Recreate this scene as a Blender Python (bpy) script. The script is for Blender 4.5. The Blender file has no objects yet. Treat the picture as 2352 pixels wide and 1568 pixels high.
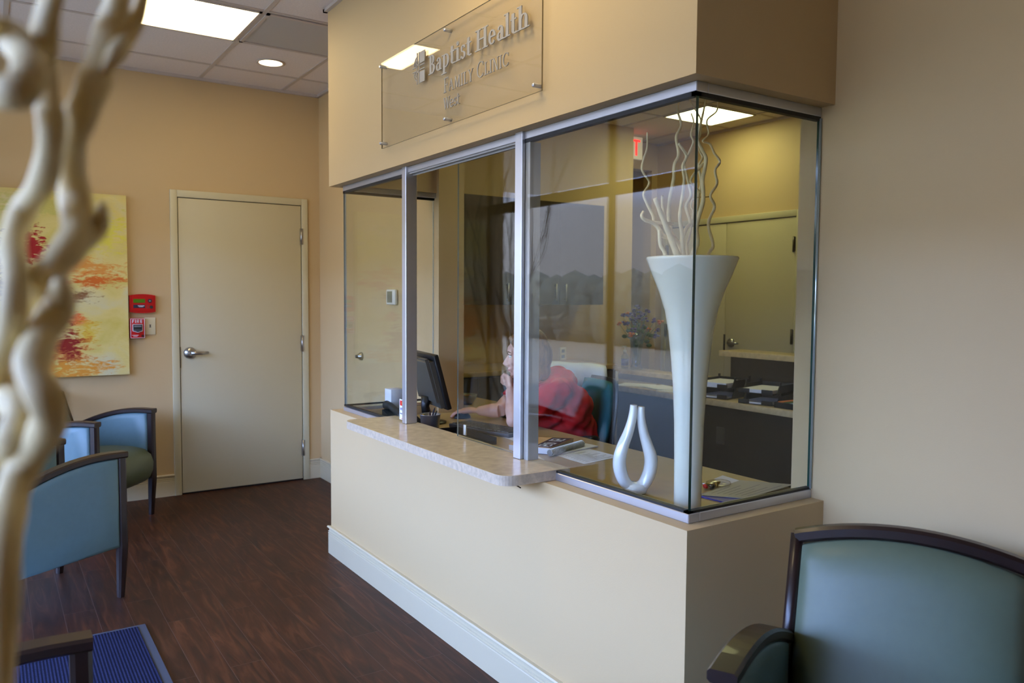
import bpy, bmesh, math, random
from mathutils import Vector, Matrix, Euler
import numpy as np
random.seed(7)
SC = bpy.context.scene
COL = SC.collection
# ------------------------------------------------------------------ camera
F, YAW, PITCH, ROLL, CZ = 1816.66, 0.5853, 0.0572, 0.0065, 1.4481
cam_d = bpy.data.cameras.new('camera'); cam = bpy.data.objects.new('camera', cam_d); COL.objects.link(cam)
cam_d.sensor_width = 36; cam_d.lens = F / 2352 * 36; cam_d.clip_start = .02
_fw = Vector((math.sin(YAW) * math.cos(PITCH), math.cos(YAW) * math.cos(PITCH), -math.sin(PITCH)))
_rt = Vector((math.cos(YAW), -math.sin(YAW), 0)); _up = _rt.cross(_fw)
_r2 = _rt * math.cos(ROLL) + _up * math.sin(ROLL) * 1.0
_u2 = _up * math.cos(ROLL) - _rt * math.sin(ROLL)
cam.matrix_world = Matrix(((_r2.x, _u2.x, -_fw.x, 0), (_r2.y, _u2.y, -_fw.y, 0), (_r2.z, _u2.z, -_fw.z, CZ), (0, 0, 0, 1)))
cam_d.dof.use_dof = True; cam_d.dof.focus_distance = 3.1; cam_d.dof.aperture_fstop = 4.2
SC.camera = cam
# ------------------------------------------------------------------ exposure, sky
SC.view_settings.view_transform = 'Standard'; SC.view_settings.look = 'None'
SC.view_settings.gamma = 1; SC.view_settings.use_curve_mapping = False
SC.view_settings.exposure = 0.0
SC.cycles.max_bounces = 10; SC.cycles.diffuse_bounces = 5; SC.cycles.transparent_max_bounces = 24
SC.cycles.sample_clamp_indirect = 6; SC.cycles.caustics_reflective = False; SC.cycles.caustics_refractive = False
W = bpy.data.worlds.new('world'); SC.world = W; W.use_nodes = True
_n = W.node_tree.nodes; _l = W.node_tree.links; _n.clear()
SKY = 42.0
_o = _n.new('ShaderNodeOutputWorld'); _b = _n.new('ShaderNodeBackground'); _tc = _n.new('ShaderNodeTexCoord')
_sx = _n.new('ShaderNodeSeparateXYZ'); _cr = _n.new('ShaderNodeValToRGB')
_cr.color_ramp.elements[0].position = .45; _cr.color_ramp.elements[0].color = (.22, .23, .24, 1)
_cr.color_ramp.elements[1].position = .625; _cr.color_ramp.elements[1].color = (.40, .625, 1.22, 1)
for _p, _c in ((.50, (.13, .135, .14, 1)), (.555, (.14, .15, .17, 1)), (.73, (.20, .29, .46, 1)), (.95, (.10, .16, .30, 1))): _e = _cr.color_ramp.elements.new(_p); _e.color = _c
_mr = _n.new('ShaderNodeMapRange'); _mr.inputs['From Min'].default_value = -1
_l.new(_tc.outputs['Generated'], _sx.inputs[0]); _l.new(_sx.outputs['Z'], _mr.inputs['Value'])
_l.new(_mr.outputs[0], _cr.inputs[0]); _l.new(_cr.outputs[0], _b.inputs[0]); _b.inputs[1].default_value = SKY
_l.new(_b.outputs[0], _o.inputs[0])
_sd = bpy.data.lights.new('sun', 'SUN'); _sd.energy = 30; _sd.angle = .01; _sd.color = (1, .90, .70)
_so = bpy.data.objects.new('sun', _sd); COL.objects.link(_so); _so.rotation_euler = Vector((.62, -.25, 1)).to_track_quat('Z', 'Y').to_euler()
TROFFER = 11.5          # emission of the ceiling light lenses
DOWN = 10.0


def _cal(px, py):
    a = (px - 1176) / F; b = (py - 784) / F
    return (_r2 * a - _u2 * b + _fw)


def at(px, py, X=None, Y=None, Z=None, D=None):
    """a pixel of the photograph -> the point on a known plane of the room"""
    d = _cal(px, py); o = Vector((0, 0, CZ))
    if X is not None: t = X / d.x
    elif Y is not None: t = Y / d.y
    elif Z is not None: t = (Z - CZ) / d.z
    else: t = D
    return o + d * t


# ------------------------------------------------------------------ materials
def lin(c):
    return tuple(((v / 255) / 12.92 if v / 255 <= .04045 else ((v / 255 + .055) / 1.055) ** 2.4) for v in c)


def mat(name, rgb, rough=.5, metal=0., spec=.5, emit=None, estr=0., noise=0., nscale=8., bump=0., bscale=60., coat=0.):
    m = bpy.data.materials.new(name); m.use_nodes = True
    n = m.node_tree.nodes; l = m.node_tree.links; p = n['Principled BSDF']
    c = lin(rgb) + (1,)
    p.inputs['Base Color'].default_value = c; p.inputs['Roughness'].default_value = rough
    p.inputs['Metallic'].default_value = metal; p.inputs['Specular IOR Level'].default_value = spec
    p.inputs['Coat Weight'].default_value = coat
    if emit: p.inputs['Emission Color'].default_value = lin(emit) + (1,); p.inputs['Emission Strength'].default_value = estr
    tc = n.new('ShaderNodeTexCoord')
    if noise > 0:
        t = n.new('ShaderNodeTexNoise'); t.inputs['Scale'].default_value = nscale; t.inputs['Detail'].default_value = 5
        r = n.new('ShaderNodeValToRGB')
        r.color_ramp.elements[0].position = .3; r.color_ramp.elements[1].position = .7
        r.color_ramp.elements[0].color = tuple(v * (1 - noise) for v in c[:3]) + (1,)
        r.color_ramp.elements[1].color = tuple(min(1, v * (1 + noise)) for v in c[:3]) + (1,)
        l.new(tc.outputs['Object'], t.inputs['Vector']); l.new(t.outputs['Fac'], r.inputs[0]); l.new(r.outputs[0], p.inputs['Base Color'])
    if bump > 0:
        t = n.new('ShaderNodeTexNoise'); t.inputs['Scale'].default_value = bscale; t.inputs['Detail'].default_value = 3
        b = n.new('ShaderNodeBump'); b.inputs['Strength'].default_value = bump; b.inputs['Distance'].default_value = .002
        l.new(tc.outputs['Object'], t.inputs['Vector']); l.new(t.outputs['Fac'], b.inputs['Height']); l.new(b.outputs[0], p.inputs['Normal'])
    return m


def glass_mat(name, tint=(.95, .965, .945), r0=.045, rough=0.0, boost=1.0):
    m = bpy.data.materials.new(name); m.use_nodes = True
    n = m.node_tree.nodes; l = m.node_tree.links; n.clear()
    o = n.new('ShaderNodeOutputMaterial'); mix = n.new('ShaderNodeMixShader')
    tr = n.new('ShaderNodeBsdfTransparent'); tr.inputs[0].default_value = tint + (1,)
    gl = n.new('ShaderNodeBsdfGlossy'); gl.inputs['Roughness'].default_value = rough
    g = n.new('ShaderNodeNewGeometry'); dt = n.new('ShaderNodeVectorMath'); dt.operation = 'DOT_PRODUCT'
    l.new(g.outputs['Incoming'], dt.inputs[0]); l.new(g.outputs['Normal'], dt.inputs[1])
    def M(op, a, b=None):
        x = n.new('ShaderNodeMath'); x.operation = op
        for i, v in enumerate((a, b)):
            if v is None: continue
            if isinstance(v, (int, float)): x.inputs[i].default_value = v
            else: l.new(v, x.inputs[i])
        return x.outputs[0]
    c = M('ABSOLUTE', dt.outputs['Value']); k = M('POWER', M('SUBTRACT', 1, c), 5)
    f = M('MINIMUM', M('MULTIPLY', M('ADD', M('MULTIPLY', k, 1 - r0), r0), boost), 1)
    l.new(f, mix.inputs[0]); l.new(tr.outputs[0], mix.inputs[1]); l.new(gl.outputs[0], mix.inputs[2]); l.new(mix.outputs[0], o.inputs[0])
    return m


def wood_floor():
    m = bpy.data.materials.new('dark_wood_floor'); m.use_nodes = True
    n = m.node_tree.nodes; l = m.node_tree.links; p = n['Principled BSDF']
    tc = n.new('ShaderNodeTexCoord'); mp = n.new('ShaderNodeMapping'); mp.inputs['Rotation'].default_value = (0, 0, math.pi / 2)
    l.new(tc.outputs['Object'], mp.inputs[0])
    br = n.new('ShaderNodeTexBrick'); br.offset = .37; br.inputs['Scale'].default_value = 1
    br.inputs['Brick Width'].default_value = .92; br.inputs['Row Height'].default_value = .125
    br.inputs['Mortar Size'].default_value = .0012; br.inputs['Mortar Smooth'].default_value = .3
    br.inputs['Color1'].default_value = (0, 0, 0, 1); br.inputs['Color2'].default_value = (1, 1, 1, 1); br.inputs['Mortar'].default_value = (.5, .5, .5, 1)
    l.new(mp.outputs[0], br.inputs['Vector'])
    mp2 = n.new('ShaderNodeMapping'); mp2.inputs['Scale'].default_value = (1.6, 14, 1)
    l.new(mp.outputs[0], mp2.inputs[0])
    sc = n.new('ShaderNodeVectorMath'); sc.operation = 'SCALE'; sc.inputs['Scale'].default_value = 9
    l.new(br.outputs['Color'], sc.inputs[0])
    ad = n.new('ShaderNodeVectorMath'); l.new(mp2.outputs[0], ad.inputs[0]); l.new(sc.outputs[0], ad.inputs[1])
    no = n.new('ShaderNodeTexNoise'); no.inputs['Scale'].default_value = 1.6; no.inputs['Detail'].default_value = 8; no.inputs['Distortion'].default_value = 1.6
    l.new(ad.outputs[0], no.inputs['Vector'])
    cr = n.new('ShaderNodeValToRGB'); e = cr.color_ramp.elements
    e[0].position = .3; e[0].color = lin((44, 25, 17)) + (1,); e[1].position = .75; e[1].color = lin((96, 56, 34)) + (1,)
    x = cr.color_ramp.elements.new(.52); x.color = lin((64, 34, 20)) + (1,)
    l.new(no.outputs['Fac'], cr.inputs[0])
    hv = n.new('ShaderNodeHueSaturation'); l.new(cr.outputs[0], hv.inputs['Color'])
    mr = n.new('ShaderNodeMapRange'); mr.inputs['To Min'].default_value = .78; mr.inputs['To Max'].default_value = 1.2
    l.new(br.outputs['Color'], mr.inputs['Value']); l.new(mr.outputs[0], hv.inputs['Value'])
    mx = n.new('ShaderNodeMixRGB'); mx.inputs['Color2'].default_value = lin((92, 70, 62)) + (1,)
    l.new(br.outputs['Fac'], mx.inputs['Fac']); l.new(hv.outputs[0], mx.inputs['Color1']); l.new(mx.outputs[0], p.inputs['Base Color'])
    p.inputs['Roughness'].default_value = .46; p.inputs['Specular IOR Level'].default_value = .28
    b = n.new('ShaderNodeBump'); b.inputs['Strength'].default_value = .15; b.inputs['Distance'].default_value = .003
    l.new(no.outputs['Fac'], b.inputs['Height']); l.new(b.outputs[0], p.inputs['Normal'])
    return m


def painting_mat():
    m = bpy.data.materials.new('painted_canvas'); m.use_nodes = True
    n = m.node_tree.nodes; l = m.node_tree.links; p = n['Principled BSDF']; p.inputs['Roughness'].default_value = .75
    tc = n.new('ShaderNodeTexCoord')
    def noise(s, sc=(1, 1, 1), d=6, dist=0.):
        mp = n.new('ShaderNodeMapping'); mp.inputs['Scale'].default_value = sc; l.new(tc.outputs['Object'], mp.inputs[0])
        t = n.new('ShaderNodeTexNoise'); t.inputs['Scale'].default_value = s; t.inputs['Detail'].default_value = d; t.inputs['Distortion'].default_value = dist
        l.new(mp.outputs[0], t.inputs['Vector']); return t.outputs['Fac']
    cr = n.new('ShaderNodeValToRGB'); e = cr.color_ramp.elements
    e[0].position = .3; e[0].color = lin((204, 186, 88)) + (1,); e[1].position = .72; e[1].color = lin((206, 200, 160)) + (1,)
    x = e.new(.5); x.color = lin((218, 200, 122)) + (1,)
    l.new(noise(3.2, (1, 1, 1.6), 8, .6), cr.inputs[0]); cur = cr.outputs[0]
    sep = n.new('ShaderNodeSeparateXYZ'); l.new(tc.outputs['Object'], sep.inputs[0])
    def M(op, a, b=None):
        x = n.new('ShaderNodeMath'); x.operation = op
        for i, v in enumerate((a, b)):
            if v is None: continue
            if isinstance(v, (int, float)): x.inputs[i].default_value = v
            else: l.new(v, x.inputs[i])
        return x.outputs[0]
    streak = noise(9, (1, 1, 3.2), 9, 1.2); fine = noise(38, (1, 1, 2.4), 6, .5)
    def patch(cx, cz, rx, rz, rgb, amt=1., soft=.55):
        nonlocal cur
        dx = M('DIVIDE', M('SUBTRACT', sep.outputs['X'], cx - .2), rx); dz = M('DIVIDE', M('SUBTRACT', sep.outputs['Z'], cz - .894), rz)
        r = M('SQRT', M('ADD', M('MULTIPLY', dx, dx), M('MULTIPLY', dz, dz)))
        v = M('SUBTRACT', M('ADD', M('MULTIPLY', M('SUBTRACT', streak, .5), 3.2), M('MULTIPLY', M('SUBTRACT', fine, .5), 1.6)), M('SUBTRACT', r, .85))
        mr = n.new('ShaderNodeMapRange'); mr.inputs['From Min'].default_value = -.05; mr.inputs['From Max'].default_value = soft; mr.inputs['To Max'].default_value = amt
        l.new(v, mr.inputs['Value'])
        mx = n.new('ShaderNodeMixRGB'); l.new(mr.outputs[0], mx.inputs['Fac']); l.new(cur, mx.inputs['Color1']); mx.inputs['Color2'].default_value = lin(rgb) + (1,)
        cur = mx.outputs[0]
    patch(.66, 1.86, .18, .16, (218, 206, 70), .9)
    patch(.30, 2.02, .4, .1, (190, 186, 92), .7)
    patch(.55, 1.62, .26, .08, (214, 140, 50), .9)
    patch(.60, 1.53, .20, .05, (206, 104, 22), 1)
    patch(.48, 1.42, .13, .05, (128, 76, 34), .9)
    patch(.50, 1.27, .08, .06, (222, 96, 40), .9)
    patch(.55, 1.18, .10, .10, (214, 182, 52), .9)
    patch(.42, 1.06, .20, .20, (204, 112, 30), .9)
    patch(.44, 1.10, .10, .17, (138, 28, 14), 1)
    patch(.47, .95, .34, .06, (214, 146, 44), 1)
    patch(.24, 1.74, .10, .13, (160, 24, 16), 1, .3)
    patch(.0, 1.62, .12, .28, (86, 20, 14), 1, .3)
    patch(-.2, 1.2, .16, .3, (206, 112, 36), .9)
    l.new(cur, p.inputs['Base Color'])
    b = n.new('ShaderNodeBump'); b.inputs['Strength'].default_value = .5; b.inputs['Distance'].default_value = .004
    l.new(fine, b.inputs['Height']); l.new(b.outputs[0], p.inputs['Normal'])
    return m


def mat_rib():
    m = mat('ribbed_mat_pile', (44, 54, 118), .95, spec=.1)
    n = m.node_tree.nodes; l = m.node_tree.links; p = n['Principled BSDF']
    tc = n.new('ShaderNodeTexCoord')
    w = n.new('ShaderNodeTexWave'); w.bands_direction = 'X'; w.inputs['Scale'].default_value = 27; w.inputs['Distortion'].default_value = .6; w.inputs['Detail'].default_value = 2; w.inputs['Detail Scale'].default_value = 8
    no = n.new('ShaderNodeTexNoise'); no.inputs['Scale'].default_value = 260
    ad = n.new('ShaderNodeMath'); ad.operation = 'MULTIPLY'; l.new(w.outputs['Fac'], ad.inputs[0]); l.new(no.outputs['Fac'], ad.inputs[1])
    l.new(tc.outputs['Object'], w.inputs[0]); l.new(tc.outputs['Object'], no.inputs['Vector'])
    cr = n.new('ShaderNodeValToRGB'); cr.color_ramp.elements[0].color = lin((14, 18, 44)) + (1,); cr.color_ramp.elements[1].color = lin((48, 56, 98)) + (1,)
    cr.color_ramp.elements[0].position = .05; cr.color_ramp.elements[1].position = .7
    l.new(ad.outputs[0], cr.inputs[0]); l.new(cr.outputs[0], p.inputs['Base Color'])
    b = n.new('ShaderNodeBump'); b.inputs['Strength'].default_value = .45; b.inputs['Distance'].default_value = .002; l.new(w.outputs['Fac'], b.inputs['Height']); l.new(b.outputs[0], p.inputs['Normal'])
    return m


M_ = dict(
    wall=mat('beige_wall_paint', (200, 173, 127), .62, bump=.12, bscale=220),
    ceil=mat('ceiling_tile', (226, 216, 208), .9, noise=.05, nscale=90, bump=.3, bscale=300),
    grid=mat('ceiling_grid_metal', (196, 184, 172), .5),
    base=mat('baseboard_paint', (202, 190, 158), .4),
    floor=wood_floor(),
    door=mat('door_paint', (196, 184, 148), .5), frame=mat('door_frame_paint', (200, 190, 154), .42),
    steel=mat('satin_steel', (176, 174, 170), .28, metal=1),
    dsteel=mat('dark_hinge_metal', (88, 80, 68), .4, metal=1),
    alu=mat('satin_aluminium', (206, 208, 214), .34, metal=.85),
    alud=mat('aluminium_profile', (170, 168, 164), .45, metal=.4),
    black=mat('black_rubber', (14, 14, 14), .5), blackp=mat('black_plastic', (20, 20, 22), .38, spec=.5),
    greyp=mat('grey_plastic', (74, 70, 62), .45),
    glass=glass_mat('clear_glass', boost=.66), edge=mat('green_glass_edge', (26, 66, 58), .15, coat=.5),
    sedge=mat('polished_glass_edge', (190, 205, 205), .1, metal=.6),
    acrylic=glass_mat('clear_acrylic', (.985, .985, .98), .05),
    storeglass=glass_mat('tinted_storefront_glass', (.77, .77, .80), .05),
    acredge=mat('acrylic_edge', (150, 136, 104), .3),
    silver=mat('silver_lettering', (160, 156, 152), .5),
    stone=mat('beige_stone_laminate', (206, 182, 138), .22, noise=.12, nscale=26, spec=.5),
    stonee=mat('beige_stone_edge', (196, 178, 152), .35, noise=.16, nscale=60),
    desk=mat('tan_desk_laminate', (176, 150, 104), .3, noise=.06, nscale=20),
    darkw=mat('espresso_laminate', (46, 38, 30), .35, noise=.1, nscale=6),
    darkp=mat('espresso_panel', (40, 34, 28), .5),
    cab=mat('dark_cabinet_laminate', (66, 54, 44), .4),
    willow=mat('bleached_willow', (240, 220, 168), .6, noise=.12, nscale=30),
    birch=mat('dark_birch_twigs', (34, 26, 20), .8),
    vase=mat('white_ceramic', (226, 224, 204), .08, spec=.6, coat=.6),
    loopv=mat('white_glazed_ceramic', (236, 238, 236), .08, spec=.6, coat=.8),
    frosted=mat('grey_ceramic', (120, 120, 116), .4),
    vinyl_side=mat('teal_blue_vinyl', (90, 118, 124), .45, noise=.03, nscale=40),
    vinyl=mat('sea_green_vinyl', (92, 104, 84), .45, noise=.03, nscale=40),
    cwood=mat('dark_mahogany', (34, 19, 16), .34, noise=.2, nscale=10, coat=.08),
    teal=mat('teal_upholstery', (30, 104, 112), .8, bump=.3, bscale=400),
    red=mat('red_fire_plastic', (186, 12, 10), .35), fredd=mat('dark_red', (70, 8, 8), .5),
    white=mat('white_plastic', (226, 224, 212), .4),
    exitw=mat('lit_sign_face', (226, 224, 212), .4, emit=(255, 236, 206), estr=.22), ivory=mat('ivory_plastic', (214, 206, 172), .4),
    paper=mat('white_paper', (222, 222, 228), .8), text=mat('grey_print', (120, 122, 130), .8),
    dtext=mat('black_print', (30, 30, 30), .7),
    lcd=mat('lcd_green', (74, 116, 12), .3), lcdg=mat('lcd_grey', (126, 126, 106), .3),
    navy=mat('navy_print', (34, 34, 60), .4), sky=mat('light_blue_card', (150, 180, 200), .5),
    skin=mat('skin', (226, 178, 156), .5, noise=.05, nscale=30),
    hair=mat('light_brown_hair', (120, 82, 46), .5, noise=.4, nscale=26),
    shirt=mat('red_knit_shirt', (196, 6, 14), .8, noise=.06, nscale=12, bump=.3, bscale=160),
    pants=mat('dark_trousers', (28, 28, 34), .85),
    jacket=mat('light_grey_jacket', (206, 210, 206), .85, noise=.08, nscale=9),
    purple=mat('purple_flowers', (86, 60, 132), .8), orange=mat('orange_flowers', (206, 110, 44), .8), leaf=mat('green_leaves', (72, 92, 48), .8),
    lenso=mat('office_light_lens', (255, 255, 255), .5, emit=(240, 240, 176), estr=13.5),
    lens=mat('light_lens', (255, 255, 255), .5, emit=(255, 232, 178), estr=TROFFER), lensd=mat('downlight_lens', (255, 255, 255), .5, emit=(255, 226, 180), estr=DOWN),
    exitr=mat('lit_red_letters', (230, 40, 20), .5, emit=(255, 40, 24), estr=1.6),
    storef=mat('bronze_window_frame', (96, 84, 60), .4), asphalt=mat('concrete_paving', (150, 146, 134), .9),
    hedge=mat('hedge_leaves', (124, 124, 108), .9, noise=.4, nscale=6),
    perf=mat('perforated_grille', (176, 172, 166), .6), canvas_edge=mat('canvas_edge', (186, 180, 96), .8),
    yellow=mat('yellow_pencil', (214, 170, 60), .5), mesh=mat('silver_wire_mesh', (150, 150, 156), .35, metal=.7),
    tan=mat('tan_book_cover', (206, 162, 106), .5), plum=mat('plum_print', (52, 20, 48), .5), matborder=mat('mat_rubber_border', (62, 68, 84), .8),
    bag=glass_mat('clear_plastic_bag', (.9, .9, .88), .12, .12), gold=mat('gold_foil', (170, 140, 60), .3, metal=.8),
    clearliq=glass_mat('clear_bottle_plastic', (.8, .84, .9), .08), vglass=glass_mat('clear_vase_glass', (.86, .9, .88), .08),
    grey_card=mat('grey_brochure', (156, 154, 150), .35), indigo=mat('indigo_folder', (62, 58, 150), .4),
    mcr=mat('card_red', (200, 20, 20), .5), mco=mat('card_orange', (240, 150, 20), .5), vblue=mat('card_blue', (30, 50, 130), .5),
)
# perforated grille: dark dots
_m = M_['perf']; _n = _m.node_tree.nodes; _l = _m.node_tree.links; _tc = _n.new('ShaderNodeTexCoord')
_v = _n.new('ShaderNodeTexVoronoi'); _v.inputs['Scale'].default_value = 78; _v.inputs['Randomness'].default_value = 0
_c = _n.new('ShaderNodeValToRGB'); _c.color_ramp.elements[0].position = .32; _c.color_ramp.elements[1].position = .4
_c.color_ramp.elements[0].color = (.16, .16, .16, 1); _c.color_ramp.elements[1].color = lin((186, 182, 176)) + (1,)
_l.new(_tc.outputs['Object'], _v.inputs['Vector']); _l.new(_v.outputs['Distance'], _c.inputs[0]); _l.new(_c.outputs[0], _n['Principled BSDF'].inputs['Base Color'])
M_['painting'] = painting_mat(); M_['matpile'] = mat_rib()


# ------------------------------------------------------------------ mesh helpers
class MB:
    def __init__(s): s.v = []; s.f = []; s.mi = []; s.sm = []
    def add(s, vs, fs, mi=0, smooth=False, M=None):
        k = len(s.v)
        for v in vs:
            v = Vector(v)
            s.v.append(M @ v if M else v)
        for f in fs: s.f.append([i + k for i in f]); s.mi.append(mi); s.sm.append(smooth)
        return s
    def box(s, x0, x1, y0, y1, z0, z1, mi=0, bev=0., M=None, seg=2):
        x0, x1 = sorted((x0, x1)); y0, y1 = sorted((y0, y1)); z0, z1 = sorted((z0, z1))
        bm = bmesh.new(); bmesh.ops.create_cube(bm, size=1)
        for v in bm.verts: v.co = Vector(((x0 + x1) / 2 + v.co.x * (x1 - x0), (y0 + y1) / 2 + v.co.y * (y1 - y0), (z0 + z1) / 2 + v.co.z * (z1 - z0)))
        if bev > 0: bmesh.ops.bevel(bm, geom=list(bm.edges), offset=min(bev, .49 * min(x1 - x0, y1 - y0, z1 - z0)), segments=seg, profile=.5, affect='EDGES')
        bm.verts.index_update()
        s.add([v.co.copy() for v in bm.verts], [[v.index for v in f.verts] for f in bm.faces], mi, bev > 0 and seg > 1, M); bm.free(); return s
    def cyl(s, p0, p1, r0, r1=None, n=20, mi=0, cap=True, smooth=True):
        return s.tube([p0, p1], [r0, r0 if r1 is None else r1], n, mi, cap, smooth)
    def tube(s, P, R, n=10, mi=0, cap=True, smooth=True, ell=(1, 1), up=None):
        P = [Vector(p) for p in P]
        if isinstance(R, (int, float)): R = [R] * len(P)
        T = []
        for i in range(len(P)):
            a = P[max(0, i - 1)]; b = P[min(len(P) - 1, i + 1)]; t = (b - a)
            T.append(t.normalized() if t.length > 1e-9 else Vector((0, 0, 1)))
        u = Vector(up) if up else (Vector((0, 0, 1)) if abs(T[0].z) < .9 else Vector((1, 0, 0)))
        vs = []
        for i, p in enumerate(P):
            u = (u - T[i] * u.dot(T[i])).normalized(); w = T[i].cross(u)
            for k in range(n):
                a = 2 * math.pi * k / n
                vs.append(p + (u * math.cos(a) * ell[0] + w * math.sin(a) * ell[1]) * R[i])
        fs = [[i * n + k, i * n + (k + 1) % n, (i + 1) * n + (k + 1) % n, (i + 1) * n + k] for i in range(len(P) - 1) for k in range(n)]
        s.add(vs, fs, mi, smooth)
        if cap:
            k0 = len(s.v) - len(vs)
            s.f.append([k0 + i for i in range(n)][::-1]); s.mi.append(mi); s.sm.append(False)
            s.f.append([k0 + (len(P) - 1) * n + i for i in range(n)]); s.mi.append(mi); s.sm.append(False)
        return s
    def rtube(s, P, w, h, up=(0, 0, 1), mi=0, side=None):
        """rectangular section swept along P; w along side, h along up"""
        P = [Vector(p) for p in P]; vs = []
        for i, p in enumerate(P):
            t = (P[min(len(P) - 1, i + 1)] - P[max(0, i - 1)]).normalized()
            u = Vector(up); sd = t.cross(u).normalized() if side is None else Vector(side).normalized(); u2 = sd.cross(t).normalized()
            ww = w[i] if isinstance(w, (list, tuple)) else w; hh = h[i] if isinstance(h, (list, tuple)) else h
            c = .22 * min(ww, hh)
            for a, b in ((ww / 2 - c, hh / 2), (ww / 2, hh / 2 - c), (ww / 2, -hh / 2 + c), (ww / 2 - c, -hh / 2), (-ww / 2 + c, -hh / 2), (-ww / 2, -hh / 2 + c), (-ww / 2, hh / 2 - c), (-ww / 2 + c, hh / 2)):
                vs.append(p + sd * a + u2 * b)
        n = 8
        fs = [[i * n + k, i * n + (k + 1) % n, (i + 1) * n + (k + 1) % n, (i + 1) * n + k] for i in range(len(P) - 1) for k in range(n)]
        fs += [list(range(n))[::-1], [(len(P) - 1) * n + k for k in range(n)]]
        return s.add(vs, fs, mi, False)
    def lathe(s, prof, c=(0, 0, 0), n=48, mi=0, smooth=True):
        c = Vector(c); vs = []
        for r, z in prof:
            for k in range(n):
                a = 2 * math.pi * k / n; vs.append(c + Vector((r * math.cos(a), r * math.sin(a), z)))
        fs = [[i * n + k, i * n + (k + 1) % n, (i + 1) * n + (k + 1) % n, (i + 1) * n + k] for i in range(len(prof) - 1) for k in range(n)]
        return s.add(vs, fs, mi, smooth)
    def prism(s, poly, axis, a0, a1, mi=0, M=None, smooth=False):
        """polygon in the plane normal to axis ('x': (y,z), 'y': (x,z), 'z': (x,y))"""
        def P(q, a): return {'x': (a, q[0], q[1]), 'y': (q[0], a, q[1]), 'z': (q[0], q[1], a)}[axis]
        n = len(poly); vs = [P(q, a0) for q in poly] + [P(q, a1) for q in poly]
        s.add(vs, [list(range(n))[::-1], list(range(n, 2 * n))], mi, False, M)
        k = len(s.v) - 2 * n
        for i in range(n): s.f.append([k + i, k + (i + 1) % n, k + n + (i + 1) % n, k + n + i]); s.mi.append(mi); s.sm.append(smooth)
        return s
    def ball(s, c, r, n=16, mi=0, M=None):
        c = Vector(c); r = (r, r, r) if isinstance(r, (int, float)) else r
        bm = bmesh.new(); bmesh.ops.create_uvsphere(bm, u_segments=n, v_segments=max(6, n * 2 // 3), radius=1)
        R = M or Matrix.Identity(3)
        vs = [c + R @ Vector((v.co.x * r[0], v.co.y * r[1], v.co.z * r[2])) for v in bm.verts]; bm.verts.index_update()
        s.add(vs, [[v.index for v in f.verts] for f in bm.faces], mi, True); bm.free(); return s
    def build(s, name, mats, parent=None, local=False):
        me = bpy.data.meshes.new(name); off = Vector()
        if parent and not local:
            q = parent
            while q: off += Vector(q.location); q = q.parent
        me.from_pydata([tuple(v - off) for v in s.v], [], s.f); me.update()
        if not isinstance(mats, (list, tuple)): mats = [mats]
        for m in mats: me.materials.append(M_[m] if isinstance(m, str) else m)
        for i, p in enumerate(me.polygons): p.material_index = s.mi[i]; p.use_smooth = s.sm[i]
        bm = bmesh.new(); bm.from_mesh(me); bmesh.ops.recalc_face_normals(bm, faces=bm.faces); bm.to_mesh(me); bm.free()
        o = bpy.data.objects.new(name, me); COL.objects.link(o)
        if parent: o.parent = parent
        return o


def tag(o, label=None, cat=None, group=None, kind=None):
    if label: o['label'] = label
    if cat: o['category'] = cat
    if group: o['group'] = group
    if kind: o['kind'] = kind
    return o


def thing(name, label, cat, loc=(0, 0, 0), group=None, rz=0, kind=None):
    o = bpy.data.objects.new(name, None); COL.objects.link(o); o.location = loc; o.rotation_euler = (0, 0, rz); o.empty_display_size = .1
    return tag(o, label, cat, group, kind)


def structure(name, mb, m, label, cat):
    return tag(mb.build(name, m), label, cat, None, 'structure')


def copy_tree(o, parent=None):
    c = o.copy(); COL.objects.link(c); c.parent = parent
    for ch in list(o.children): copy_tree(ch, c)
    return c


# ------------------------------------------------------------------ dimensions
XL, XK, XW, XW2, XO = -.42, 1.577, 2.182, 2.35, 5.70
YN, YF, YB, YOB, YFR, YOF = 1.5075, 4.205, 6.031, 5.5, -1.6, .4
ZL, ZS, ZC = .811, 2.040, 2.99
XG, YG1, YG2 = 1.63, 1.558, 4.135
JY0, JY1 = 1.63, 4.064
# ------------------------------------------------------------------ setting
structure('floor', MB().box(-1.2, 6.2, YFR - .2, 8.4, -.1, 0), 'floor', 'dark brown wood plank floor of the waiting room and office', 'floor')
ceil = structure('ceiling', MB().box(XL - .15, 6.2, YFR - .2, 8.4, ZC, ZC + .12), 'ceil', 'white lay-in tile ceiling', 'ceiling')
g = MB()
for k in range(-1, 9):
    x = 1.305 + (k - 1) * .59 if k < 3 else 1.895 + (k - 2) * .6
    if XL < x < XW - .02: g.box(x - .0125, x + .0125, YFR, YB, ZC - .006, ZC + .002)
for x in (2.9, 3.5, 4.13, 4.83, 5.44): g.box(x - .0125, x + .0125, YOF, YB, ZC - .006, ZC + .002)
for k in range(-11, 3):
    y = 5.025 + k * .61
    if k == 2: continue
    g.box(XL, XW if y < YFR + 3 or y > YF else XK, y - .0125, y + .0125, ZC - .005, ZC + .002)
for y in (5.01, 4.49, 3.9, 3.3, 2.7, 2.1): g.box(XW2, XO, y - .0125, y + .0125, ZC - .005, ZC + .002)
g.box(XL, XL + .02, YFR, YB, ZC - .02, ZC); g.box(XL, XW, YB - .02, YB, ZC - .02, ZC); g.box(XW - .02, XW, YF, YB, ZC - .02, ZC)
g.box(XK - .02, XK, YN - .02, YF + .02, ZC - .016, ZC); g.box(XK - .02, XW, YF, YF + .02, ZC - .016, ZC); g.box(XO - .02, XO, YOF, YB, ZC - .02, ZC)
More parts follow.
